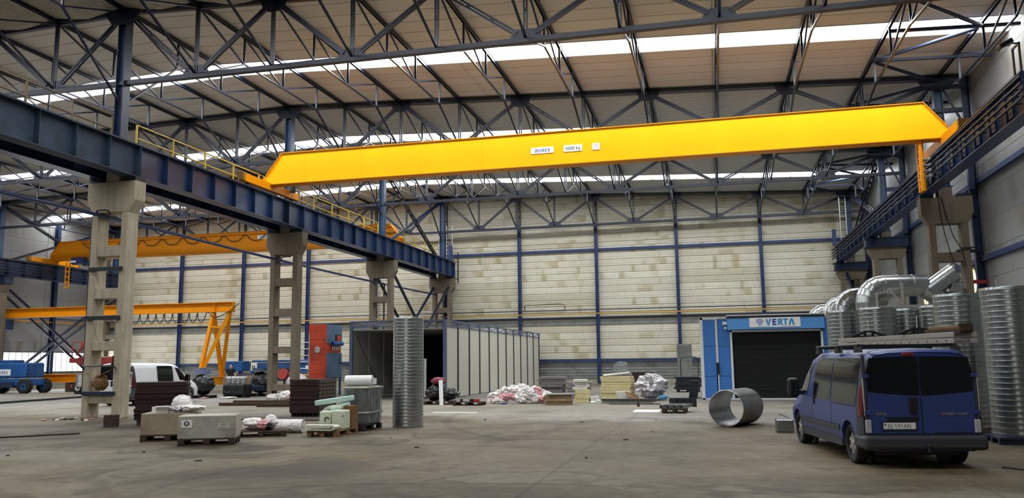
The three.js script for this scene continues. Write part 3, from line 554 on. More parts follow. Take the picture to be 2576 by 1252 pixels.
function crane(label, xa, xb, z, m, trim, o = {}) {
  const t = thing('overhead_crane', label, 'crane', [0, 0, z]);
  const y0 = 9.97, y1 = 11.4, ds = 0.78, e = 0.5, w = 0.56;
  // web plates with cut-off ends, slightly set in between the flanges
  const prof = [[xa, y0], [xb, y0], [xb - 0.02, y0 + 0.42], [xb - ds, y1], [xa + ds, y1], [xa + 0.02, y0 + 0.42]];
  obj('girder', extr(prof.map(([x, y]) => [x, cl(y, y0 + 0.02, y1 - 0.02)]), w - 0.12).translate(0, 0, -(w - 0.12) / 2), m, t);
  obj('top_flange', bx(xb - xa - 2 * ds, 0.035, w, (xa + xb) / 2, y1, 0), trim, t);
  for (const s of [0, 1]) { const x0 = s ? xb : xa, q = s ? -1 : 1; obj('end_flange', [bar(V(x0 + q * ds, y1, 0), V(x0 + q * 0.0, y0 + 0.42, 0), w, 0.035), bar(V(x0 + q * 0.0, y0 + 0.42, 0), V(x0 - q * 0.01, y0, 0), w, 0.035)].map(g => g), trim, t); }
  obj('bottom_flange', bx(xb - xa, 0.03, w + 0.08, (xa + xb) / 2, y0 - 0.015, 0), trim, t);
  // weld seams of the inner diaphragms
  for (let x = xa + 1.9; x < xb - 1; x += 2.82) obj('weld_seam', bx(0.07, y1 - y0 - 0.1, 0.008, x, (y0 + y1) / 2, (w - 0.12) / 2 + 0.002), m, t);
  // end carriages with buffers and wheels
  for (const s of [0, 1]) {
    const x = s ? xb - 0.12 : xa + 0.12, c = new THREE.Group(); c.name = 'end_carriage'; t.add(c); c.position.set(x, 0, 0);
    obj('box', [rb(0.3, 0.36, 4.7, 0.02, 0, 9.86, 0)], trim, c);
    for (const q of [-1, 1]) { obj('wheel', cyl(0.16, 0.1, 0, 0, 0, 20).rotateZ(Math.PI / 2).translate(0, 9.78, q * 1.95), M.dark, c); const bf = new THREE.BoxGeometry(0.3, 0.34, 0.2).translate(0, 9.88, q * 2.45); obj('buffer', bf, mStripe, c, true); }
  }
  const sx = o.sign ?? (xa + xb) / 2, zs = (w - 0.12) / 2 + 0.012;
  plate('name_board', 0.98, 0.27, 0.02, signBurex, t, sx, o.sy ?? 10.7, zs); plate('load_board', 0.78, 0.28, 0.02, signLoad, t, sx + 1.32, o.sy ?? 10.7, zs); plate('inspection_label', 0.32, 0.28, 0.02, signSmall, t, sx + 2.3, o.sy ?? 10.7, zs);
  return t;
}
const crane1 = crane('bright yellow overhead crane spanning the hall in front', -19.8, 8.95, -33.35, M.yellow, M.ochre, { sign: -6.75, sy: 10.63 });
{ // collector arm hanging from the right end of the near crane
  const c = new THREE.Group(); c.name = 'collector_arm'; crane1.add(c); c.position.set(7.95, 0, 0.0);
  for (const z of [-0.24, 0.14]) obj('post', [bx(0.09, 2.0, 0.14, 0, 8.98, z), bx(0.16, 2.0, 0.03, 0.05, 8.98, z - 0.06)], M.ochre, c);
  for (let y = 8.15; y < 9.9; y += 0.28) obj('rung', bx(0.07, 0.05, 0.4, 0, y, -0.05), M.ochre, c);
  for (let i = 0; i < 4; i++) { obj('collector_shoe', [bx(0.34, 0.05, 0.16, 0.2, 8.55 + 0.22 * i, 0.05), bx(0.1, 0.08, 0.3, 0.34, 8.56 + 0.22 * i, 0.05)], M.alu, c); }
}
{ // festoon hoist carriage behind the left end
  const c = new THREE.Group(); c.name = 'drive_unit'; crane1.add(c); c.position.set(-19.68, 0, -1.2);
  obj('motor', cyl(0.14, 0.45, 0.3, 10.15, -0.3).rotateX(0), M.dark, c); obj('stop_post', bx(0.08, 0.5, 0.08, 0.1, 10.25, 0.3), M.ochre, c); obj('stop_post', bx(0.08, 0.5, 0.08, 0.1, 10.25, -0.7), M.alu, c);
}
const crane2 = crane('ochre overhead crane of the left bay with a looped cable, farther back', -50.0, -20.95, -52.9, M.ochre, M.ochre, { sign: -31.55, sy: 10.95 });
{ // festoon cable along the top of the rear crane, looped
  const pts = []; for (let x = -47; x < -22; x += 1.75) pts.push([x, 11.18, 0.34], [x + 0.5, 10.8, 0.36], [x + 0.9, 10.72, 0.36], [x + 1.3, 10.8, 0.36]);
  obj('festoon_cable', tube(pts, 0.03, 280, 5), M.dark, crane2); obj('festoon_rail', bx(25.6, 0.06, 0.06, -34.4, 11.22, 0.31), M.ochre, crane2);
  const hst = new THREE.Group(); hst.name = 'hoist'; crane2.add(hst); hst.position.set(-47.1, 0, 0.5);
  obj('drum', cyl(0.3, 1.1, 0, 0, 0, 18).rotateZ(Math.PI / 2).translate(0, 9.78, 0), M.postBlue, hst); obj('motor', cyl(0.22, 0.8, 0, 0, 0, 16).rotateZ(Math.PI / 2).translate(0.9, 9.55, 0.05), M.navy, hst); obj('name_strip', bx(0.5, 0.14, 0.02, -0.3, 9.72, 0.31), M.white, hst); obj('shaft', rod(V(1.2, 9.58, 0), V(1.6, 9.58, 0), 0.04), M.dark, hst);
  const la = new THREE.Group(); la.name = 'collector_ladder'; crane2.add(la); la.position.set(-47.95, 0, 0.7);
  for (const s of [-1, 1]) obj('rail', bx(0.07, 2.0, 0.06, s * 0.17, 8.7, 0), M.ochre, la); for (let y = 7.78; y < 9.7; y += 0.4) obj('rung', bx(0.3, 0.1, 0.05, 0, y, 0), M.ochre, la);
}
// ---------------------------------------------------------------- conductor rails on the side runways
for (const [sx, xx, z0, z1, nm] of [[1, XR - 0.76 - 0.42, FZ[0] + 0.5, -60.6, 'right'], [-1, XL + 0.76 + 0.42, -44, -60.6, 'left']])
  for (let i = 0; i < 4; i++) {
    const y = 9.22 - 0.2 * i; const t = thing('conductor_rail', `${['topmost', 'second from top', 'third from top', 'lowest'][i]} of four dark conductor rails along the ${nm} runway girder`, 'rail', [xx, y, 0], 0);
    obj('rail', bx(0.07, 0.06, z0 - z1, 0, 0, (z0 + z1) / 2), M.dark, t);
    for (let z = z0 - 0.8; z > z1; z -= 3) obj('hanger', bx(0.22, 0.03, 0.08, sx * 0.12, 0.03, z), M.navy, t);
  }
tag(obj('end_stop', [bx(0.25, 1.3, 0.2, XC + 0.71, 10.15, -60.1)], M.postBlue), 'short upright purple-blue end stop on the central runway, by back wall', 'end stop');
tag(obj('end_stop', [bx(0.25, 1.2, 0.2, XR - 1.0, 10.1, -60.4)], M.postBlue), 'upright blue end stop on right runway end, by back wall', 'end stop');
tag(obj('safety_rod', [rod(V(XC + 1.15, 7.9, -60.7), V(XC + 1.15, 10.3, -60.7), 0.05), rod(V(XC + 1.15, 8.2, -60.7), V(XC + 0.9, 8.2, -60.7), 0.03), rod(V(XC + 1.15, 9.5, -60.7), V(XC + 0.7, 9.7, -60.7), 0.03)], M.dark), 'upright dark rod at the end of the central runway girder', 'rod');
{ // ladder beside the last central post
  const t = thing('steel_ladder', 'grey vertical ladder beside the rearmost central steel post', 'ladder', [XC + 0.55, 0, FZ[3] - 0.1]);
  for (const s of [-1, 1]) obj('rail', bx(0.05, 2.9, 0.05, s * 0.24, 10.95, 0), M.alu, t); for (let y = 9.6; y < 12.3; y += 0.3) obj('rung', rod(V(-0.24, y, 0), V(0.24, y, 0), 0.025), M.alu, t);
  const t2 = thing('steel_ladder', 'thin grey ladder at the far right corner above runway', 'ladder', [XR - 0.45, 0, FZ[3] + 0.6]);
  for (const s of [-1, 1]) obj('rail', bx(0.05, 3.4, 0.05, s * 0.2, 11.2, 0), M.alu, t2); for (let y = 9.7; y < 12.8; y += 0.35) obj('rung', rod(V(-0.2, y, 0), V(0.2, y, 0), 0.025), M.alu, t2);
}
// ---------------------------------------------------------------- railings on the central walkway
function railing(za, zb, m, label, x = XC - 0.05) {
  const t = thing('railing', label, 'railing', [x, 9.5, 0]);
  const n = Math.max(1, Math.round((za - zb) / 2.0));
  for (let i = 0; i <= n; i++) obj('post', bx(0.06, 1.1, 0.06, 0, 0.55, za + (zb - za) * i / n), m, t);
  for (const y of [1.1, 0.6]) obj('handrail', rod(V(0, y, za), V(0, y, zb), 0.032), m, t);
  obj('kick_plate', bx(0.02, 0.14, za - zb, 0, 0.2, (za + zb) / 2), m, t);
  return t;
}
railing(-16.4, -23.9, M.railRust, 'rusty brown railing on top of the girder at left image edge');
railing(-25.2, -35.7, M.railYellow, 'yellow railing on the girder left of the near crane');
railing(-36.9, -47.7, M.railYellow, 'yellow railing on the girder behind the left end of near crane');
railing(-52.3, -58.6, M.railYellow, 'short pale yellow railing near the end of the central girder', XC - 0.1);
// floodlight on the right walkway
{ const t = thing('floodlight', 'dark floodlight on a yellowish tube stand at the upper right', 'lamp', [9.62, 9.9, -27.4]);
  for (const z of [0, 0.55]) obj('stand_post', bx(0.06, 1.55, 0.06, 0, 0.75, -z), M.railRust, t); obj('stand_head', bx(0.06, 0.06, 0.62, 0, 1.5, -0.27), M.railRust, t);
  const hd = new THREE.Group(); hd.name = 'lamp_head'; hd.position.set(-0.42, 1.45, 0.1); hd.rotation.z = 0.5; t.add(hd); obj('housing', rb(0.42, 0.14, 0.36, 0.03), M.dark, hd); obj('lens', bx(0.36, 0.02, 0.3, 0, -0.075, 0), M.lens, hd); obj('arm', bar(V(-0.2, 1.47, 0.1), V(0, 1.5, -0.02), 0.04), M.dark, t);
  tag(obj('handrail', rod(V(8.98, 9.72, -25), V(8.98, 9.72, -59), 0.04), M.railYellow), 'thin pale rail line along the top of the right runway', 'rail'); }
{ const t = thing('truss_pipe', 'long pale pipe hung under the rear wall truss', 'pipe'); obj('pipe', rod(V(XC + 0.2, 12.0, -60.47), V(XR - 0.4, 12.0, -60.47), 0.06, 10), M.alu, t); }

// ================================================================ PORTAL GANTRY in the left bay
{
  const t = thing('portal_gantry', 'ochre portal gantry with A-shaped leg and cable loops, left rear', 'crane');
  const z = -49.2, xe = -31.6, xs = -51.3;
  obj('beam', [bx(xe - xs, 0.62, 0.03, (xs + xe) / 2, 5.66, z), bx(xe - xs, 0.05, 0.4, (xs + xe) / 2, 5.97, z), bx(xe - xs, 0.05, 0.4, (xs + xe) / 2, 5.35, z)], M.ochre, t);
  for (const x of [xe + 0.02, xe - 1.35]) obj('stiffener', bx(0.03, 0.6, 0.36, x, 5.66, z), M.ochre, t);
  const tl = V(-33.1, 5.3, z), tr = V(-31.85, 5.3, z), f1 = V(-33.2, 0.95, z + 1.2), f2 = V(-33.2, 0.95, z - 1.4);
  for (const [a, b] of [[tl, f1], [tr, f1], [tl, f2], [tr, f2]]) obj('leg', bar(a, b, 0.22, 0.22), M.ochre, t);
  obj('leg_tie', bar(V(-33.05, 4.3, z + 0.3), V(-32.2, 4.3, z + 0.3), 0.12), M.ochre, t);
  obj('sill_beam', [bx(0.4, 0.5, 7.0, -33.2, 0.68, z - 2.0), bx(0.55, 0.05, 7.0, -33.2, 0.93, z - 2)], M.ochre, t);
  obj('truck', rb(0.4, 0.42, 1.3, 0.04, -33.2, 0.26, z + 0.6), M.navy, t); obj('truck', rb(0.4, 0.42, 1.3, 0.04, -33.2, 0.26, z - 4.6), M.navy, t);
  const pts = []; for (let x = -40.0; x < -33.8; x += 0.65) pts.push([x, 5.3, z + 0.28], [x + 0.1, 4.85, z + 0.3], [x + 0.33, 4.65, z + 0.3], [x + 0.55, 4.85, z + 0.3]); pts.push([-33.4, 5.3, z + 0.28], [-32.8, 4.95, z + 0.28], [-32, 5.2, z + 0.28], [-31.4, 5.6, z + 0.2], [-31.15, 5.9, z]);
  obj('cable_loops', tube(pts, 0.03, 400, 5), M.black, t);
  obj('left_end_box', bx(1.3, 0.75, 0.8, -50.65, 4.85, z), M.postBlue, t);
  obj('lattice_leg', [0, 1].flatMap(s => [bar(V(-50.75 + s * 0.65, 0.1, z + 0.3), V(-50.75 + s * 0.65, 4.5, z + 0.3), 0.12)]).concat(Array.from({ length: 7 }, (_, i) => bar(V(-50.75 + (i % 2) * 0.65, 0.5 + i * 0.56, z + 0.3), V(-50.1 - (i % 2) * 0.65, 1.06 + i * 0.56, z + 0.3), 0.06))), M.postBlue, t);
}
tag(obj('floor_rail', [bar(V(-33.2, 0.05, -29), V(-35.6, 0.05, -44), 0.1, 0.1), ...Array.from({ length: 14 }, (_, i) => bx(0.34, 0.03, 0.16, -33.2 - 2.4 * (i / 13), 0.015, -29 - 15 * i / 13))], M.dark), 'dark crane rail with clips lying on the floor at far left', 'rail');

// ================================================================ DUCTS
function ductGeo(r, L, pitch = 0.12, seg = 36, ribH = 0.007) {   // spiral-locked duct: lathe with narrow raised ribs, open tube with wall
  const pts = [[r - 0.012, 0]], n = Math.round(L / pitch), p = L / n; pts.push([r, 0]);
  for (let i = 0; i < n; i++) { const y = i * p; pts.push([r, y + p * 0.36], [r + ribH, y + p * 0.42], [r + ribH, y + p * 0.56], [r, y + p * 0.62]); }
  pts.push([r, L], [r - 0.012, L]); for (let i = n - 1; i >= 0; i--) { const y = i * p; pts.push([r - 0.012, y + p * 0.62], [r - 0.012 + ribH, y + p * 0.56], [r - 0.012 + ribH, y + p * 0.42], [r - 0.012, y + p * 0.36]); } pts.push([r - 0.012, 0]);
  return new THREE.LatheGeometry(pts.map(([x, y]) => new THREE.Vector2(x, y)), seg);
}
{
  const d = tag(obj('spiral_duct', ductGeo(0.42, 3.0, 0.095), M.galv), 'tall galvanised spiral duct standing alone before the open panel booth', 'duct'); d.position.set(-8.28, 0, -21.5);
  const d2 = tag(obj('spiral_duct', ductGeo(0.47, 1.55, 0.06, 48, 0.008), M.galv), 'short galvanised spiral duct lying on its side near the blue van', 'duct');
  const ax = V(0.36, 0, -0.93).normalize(); d2.position.set(0.22, 0.478, -22.2); d2.quaternion.setFromUnitVectors(V(0, 1, 0), ax);
  const right = [[5.98, -18.85, 0.55, 3.0, 'largest standing galvanised duct, cut by the right image edge'], [5.42, -20.5, 0.5, 3.0, 'standing galvanised duct just left of the one at right image edge'], [5.95, -24.4, 0.46, 2.98, 'standing galvanised duct behind the van roof, third from the right'], [5.35, -25.2, 0.42, 2.95, 'standing galvanised duct behind the van, half hidden, fourth from the right'], [4.4, -24.4, 0.5, 2.96, 'standing galvanised duct behind the ladder on the van, bright highlight'], [3.6, -25.15, 0.42, 2.94, 'standing galvanised duct next to the blue booth edge']];
  for (const [x, z, r, L, l] of right) { const o = tag(obj('spiral_duct', ductGeo(r, L, 0.11), M.galvDull), l, 'duct'); o.position.set(x, 0.14, z); }
  for (const [x, z, w, l] of [[5.95, -18.85, 1.1, 'low dark blue pallet under the duct at the right edge'], [5.35, -20.4, 1.1, 'low wooden pallet under the second duct from right'], [5.2, -24.7, 2.6, 'long low dark pallet under the ducts behind the van']]) tag(obj('low_pallet', [bx(w, 0.04, 1.1, x, 0.12, z), bx(w, 0.1, 0.12, x, 0.05, z + 0.45), bx(w, 0.1, 0.12, x, 0.05, z), bx(w, 0.1, 0.12, x, 0.05, z - 0.45)], w > 2 ? M.woodBlack : w > 1 && x > 5.5 ? M.navy : M.woodDark), l, 'pallet');
}
// segmented elbow ducts over the blue booth
function elbow(x, z, r, y0, len, turn, label) {
  const t = thing('elbow_duct', label, 'duct', [x, 0, z], turn); const R = r * 1.5, n = 5;
  obj('riser', cyl(r, y0 - 1.95, 0, (y0 + 0.7 + 2.65) / 2, 0, 28), M.galv, t);
  const c = V(R, y0 + 0.7, 0); let prev = null;
  for (let i = 0; i < n; i++) {     // gores of the bend
    const a0 = Math.PI - (i / n) * Math.PI / 2, a1 = Math.PI - ((i + 1) / n) * Math.PI / 2;
    const p0 = V(c.x + R * Math.cos(a0), c.y + R * Math.sin(a0), 0), p1 = V(c.x + R * Math.cos(a1), c.y + R * Math.sin(a1), 0);
    const k = 24, pos = [], idx = [];
    for (let j = 0; j <= k; j++) { const th = j / k * 2 * Math.PI; for (const [p, a] of [[p0, a0], [p1, a1]]) { const rad = r + (p === p0 ? 0.006 : -0.004); const rx = Math.cos(a), ry = Math.sin(a); pos.push(p.x + rx * rad * Math.cos(th), p.y + ry * rad * Math.cos(th), rad * Math.sin(th)); } }
    for (let j = 0; j < k; j++) idx.push(2 * j, 2 * j + 1, 2 * j + 2, 2 * j + 1, 2 * j + 3, 2 * j + 2);
    const g = new THREE.BufferGeometry(); g.setAttribute('position', new THREE.Float32BufferAttribute(pos, 3)); g.setIndex(idx); g.computeVertexNormals(); obj('gore', g, M.galv, t);
    const ring = new THREE.TorusGeometry(r + 0.008, 0.012, 6, 28); const d = V(-Math.sin(a1) * -1, Math.cos(a1) * -1, 0); ring.applyQuaternion(new THREE.Quaternion().setFromUnitVectors(V(0, 0, 1), d.normalize())); ring.translate(p1.x, p1.y, 0); obj('seam', ring, M.galvDull, t);
  }
  const y = y0 + 0.7 + R; for (let i = 0; i < 3; i++) { obj('straight', cyl(r, len / 3 - 0.01, 0, 0, 0, 28).rotateZ(Math.PI / 2).translate(R + len / 6 + i * len / 3, y, 0), M.galv, t); obj('seam', new THREE.TorusGeometry(r + 0.004, 0.012, 6, 28).rotateY(Math.PI / 2).translate(R + i * len / 3, y, 0), M.galvDull, t); }
  return t;
}
elbow(5.55, -32.4, 0.4, 3.05, 1.5, 0.12, 'nearest and largest segmented elbow duct above the standing ducts');
elbow(5.5, -37.9, 0.4, 3.05, 1.2, 0.1, 'second segmented elbow duct behind the largest one');
elbow(5.47, -41.9, 0.4, 3.0, 1.2, 0.1, 'third segmented elbow duct, farther back over the booth');
elbow(5.2, -46.0, 0.4, 2.9, 1.0, 0.1, 'farthest and leftmost segmented elbow duct over the booth edge');
{ const t = thing('branch_duct', 'galvanised Y-branch duct at the end of the largest elbow', 'duct', [7.85, 4.45, -32.6]);
  obj('arm', cyl(0.34, 1.1, 0, 0, 0, 24).rotateZ(-0.95).translate(0.3, 0.02, 0.05), M.galv, t); obj('arm', cyl(0.34, 1.2, 0, 0, 0, 24).rotateZ(0.9).translate(0.25, -0.62, 0.0), M.galv, t); obj('end_ring', new THREE.TorusGeometry(0.36, 0.03, 8, 26).rotateY(0.7).translate(0.75, 0.3, 0.05), M.galvDull, t); obj('cap', cyl(0.3, 0.4, 0, 0, 0, 22).rotateZ(1.2).translate(0.75, -0.25, 0), M.galv, t); }
for (let i = 0; i < 4; i++) tag(obj('filter_unit', [rb(1.1, 2.6, 1.6, 0.03, 6.1, 1.3, -32.4 - i * 4.3), bx(1.2, 0.06, 1.7, 6.1, 2.62, -32.4 - i * 4.3)], M.galvDull), `grey metal plenum box under the ${['nearest', 'second', 'third', 'farthest'][i]} elbow duct, mostly hidden by standing ducts`, 'duct box');
{ const t = thing('platform_frame', 'grey tube platform frame under the largest elbow duct', 'frame', [5.7, 0, -29.4]);
  for (const [x, h] of [[-0.35, 3.9], [0.45, 4.2]]) obj('post', bx(0.06, h, 0.06, x, h / 2, 0), M.alu, t);
  obj('top_bar', bar(V(-0.4, 3.85, 0), V(0.5, 4.05, 0), 0.05), M.alu, t); obj('deck_bar', bx(3.4, 0.08, 0.06, 1.9, 3.42, 0), M.alu, t); obj('deck_bar', bx(3.4, 0.05, 0.8, 1.9, 3.36, -0.4), M.alu, t); obj('brace', bar(V(0.45, 3.35, 0), V(2.2, 2.7, 0), 0.045), M.alu, t); obj('brace', bar(V(2.1, 3.45, -0.3), V(3.2, 3.95, -0.3), 0.045), M.alu, t); obj('knee', bar(V(0.45, 3.5, 0), V(0.1, 3.9, 0), 0.06), M.alu, t); obj('rail_post', bx(0.06, 0.8, 0.06, 3.3, 3.8, 0), M.alu, t); obj('deck_lattice', Array.from({ length: 6 }, (_, i) => bar(V(-0.3 + i * 0.13, 3.32, 0), V(-0.24 + i * 0.13, 3.44, 0), 0.025)), M.alu, t); }
{ const t = thing('tube_lamp', 'lit white fluorescent tube lamp behind the standing ducts', 'lamp', [7.05, 3.15, -30.6], 0.2);
  obj('housing', bx(0.2, 0.06, 1.25, 0, 0.06, 0), M.white, t); obj('tube', cyl(0.06, 1.2).rotateX(Math.PI / 2), M.lampTube, t); const L = rectLight(new THREE.Color(0.92, 0.96, 1), 12, 0.12, 1.2, V(7.05, 3.07, -30.6), V(7.05, 0, -30.6)); }
// ================================================================ VANS
const { FontLoader } = await import('three/addons/loaders/FontLoader.js');
const { TextGeometry } = await import('three/addons/geometries/TextGeometry.js');
const font = await new FontLoader().loadAsync('fonts/droid/droid_sans_bold.typeface.json');
const letters = (s, size, d = 0.006) => { const g = new TextGeometry(s, { font, size, depth: d, curveSegments: 3 }); g.computeBoundingBox(); return g; };
const plateTex = canvasTex(512, 110, (c, w, h) => { c.fillStyle = '#e9e9e6'; c.fillRect(0, 0, w, h); c.strokeStyle = '#1a1a1c'; c.lineWidth = 5; c.strokeRect(4, 4, w - 8, h - 8); c.fillStyle = '#16171a'; c.font = '88px sans-serif'; c.textBaseline = 'middle'; c.fillText('BJ-191AN', 66, h / 2 + 4, 430); c.fillStyle = '#3a3f55'; c.beginPath(); c.moveTo(20, 20); c.lineTo(48, 20); c.lineTo(48, 44); c.lineTo(34, 58); c.lineTo(20, 44); c.fill(); c.font = '24px sans-serif'; c.fillText('SK', 20, 84); });
const vprof = [[0, .28], [.86, .28], [.96, .36], [1, .55], [1, 1.0], [.99, 1.1], [.957, 1.32], [.918, 1.55], [.88, 1.72], [.835, 1.83], [.74, 1.905], [.5, 1.943], [0, 1.955]];
const vst = [[.80, 1.87, .905], [.775, 1.925, .935], [.70, 1.948, .945], [.3, 1.957, .95], [-.8, 1.962, .952], [-1.8, 1.955, .952], [-2.3, 1.93, .95], [-2.55, 1.87, .95], [-2.95, 1.62, .95], [-3.3, 1.36, .945], [-3.55, 1.18, .94], [-3.75, 1.1, .93], [-4.05, .98, .90], [-4.22, .85, .85], [-4.32, .70, .76], [-4.36, .58, .66]];
const vy = (y, Tp) => y <= .6 ? y : .6 + (y - .6) * (Tp - .6) / 1.355;
function vAt(z) { for (let i = 0; i < vst.length - 1; i++) { const [a, Ta, Wa] = vst[i], [b, Tb, Wb] = vst[i + 1]; if (z <= a && z >= b) { const t = (a - z) / (a - b); return [Ta + (Tb - Ta) * t, Wa + (Wb - Wa) * t]; } } return z > .8 ? [vst[0][1], vst[0][2]] : [.58, .66]; }
function sideX(y, z) { const [Tp, Wd] = vAt(z); for (let i = 3; i < vprof.length - 1; i++) { const y0 = vy(vprof[i][1], Tp), y1 = vy(vprof[i + 1][1], Tp); if (y >= y0 && y <= y1) return Wd * (vprof[i][0] + (vprof[i + 1][0] - vprof[i][0]) * (y - y0) / Math.max(1e-4, y1 - y0)); } return Wd; }
function vanBody() {
  const pos = [], idx = [], half = vprof.length, n = 2 * half - 2;
  for (const [z, Tp, Wd] of vst) { for (let i = 0; i < half; i++) pos.push(vprof[i][0] * Wd, vy(vprof[i][1], Tp), z); for (let i = half - 2; i > 0; i--) pos.push(-vprof[i][0] * Wd, vy(vprof[i][1], Tp), z); }
  for (let s = 0; s < vst.length - 1; s++) for (let i = 0; i < n; i++) { const a = s * n + i, b = s * n + (i + 1) % n, c = a + n, d = b + n; idx.push(a, b, c, b, d, c); }
  const cap = (s, flip) => { const c = pos.length / 3; pos.push(0, s ? .45 : 1.1, vst[s][0]); for (let i = 0; i < n; i++) { const a = s * n + i, b = s * n + (i + 1) % n; flip ? idx.push(c, b, a) : idx.push(c, a, b); } };
  cap(0, false); cap(vst.length - 1, true);
  // make sure faces point outwards
  const g = new THREE.BufferGeometry(); g.setAttribute('position', new THREE.Float32BufferAttribute(pos, 3)); g.setIndex(idx);
  g.computeVertexNormals(); const k = (4 * n + 4) * 3; if (g.attributes.normal.array[k] < 0) { for (let i = 0; i < idx.length; i += 3) [idx[i], idx[i + 1]] = [idx[i + 1], idx[i]]; g.setIndex(idx); g.computeVertexNormals(); }
  g.setAttribute('uv', new THREE.Float32BufferAttribute(new Float32Array(pos.length / 3 * 2), 2)); return g;
}
let vanGeo = null;
function getVan() {
  if (vanGeo) return vanGeo;
  const ev = new Evaluator(); ev.useGroups = false; let a = new Brush(vanBody()); a.updateMatrixWorld();
  for (const z of [0, -3.5]) for (const s of [-1, 1]) { const b = new Brush(new THREE.CylinderGeometry(.4, .4, .5, 32).rotateZ(Math.PI / 2)); b.position.set(s * .85, .33, z); b.updateMatrixWorld(); a = ev.evaluate(a, b, SUBTRACTION); a.updateMatrixWorld(); }
  return vanGeo = a.geometry;
}
function patch(f, quad, k = 0.1, nu = 12, nv = 8) {   // rounded quad on a surface f(z|x, y) -> point
  const pos = [], idx = []; for (let j = 0; j <= nv; j++) for (let i = 0; i <= nu; i++) { let a = 2 * i / nu - 1, b = 2 * j / nv - 1; const a2 = a * Math.sqrt(1 - k * b * b * b * b), b2 = b * Math.sqrt(1 - k * a * a * a * a); const u = (a2 + 1) / 2, v = (b2 + 1) / 2; const p = (q0, q1) => (quad[0][q1] * (1 - u) + quad[1][q1] * u) * (1 - v) + (quad[3][q1] * (1 - u) + quad[2][q1] * u) * v; const w = f(p(0, 0), p(0, 1)); pos.push(w.x, w.y, w.z); }
  for (let j = 0; j < nv; j++) for (let i = 0; i < nu; i++) { const a = j * (nu + 1) + i; idx.push(a, a + 1, a + nu + 1, a + 1, a + nu + 2, a + nu + 1); }
  const g = new THREE.BufferGeometry(); g.setAttribute('position', new THREE.Float32BufferAttribute(pos, 3)); g.setIndex(idx); g.computeVertexNormals(); return g;
}
const wheelTyre = triUV(flat(new THREE.LatheGeometry([[.2, -.1], [.3, -.11], [.328, -.09], [.335, -.05], [.335, .05], [.328, .09], [.3, .11], [.2, .1], [.2, -.1]].map(p => new THREE.Vector2(...p)), 36).rotateZ(Math.PI / 2)));
const wheelRim = triUV(flat([cyl(.205, .12, 0, 0, 0, 28).rotateZ(Math.PI / 2), ...[-1, 1].flatMap(s => [...Array(6).keys()].map(i => bx(.02, .14, .06, s * .075, .1, 0).rotateX(i * Math.PI / 3))), ...[-1, 1].map(s => cyl(.06, .03, 0, 0, 0, 16).rotateZ(Math.PI / 2).translate(s * .08, 0, 0))]));
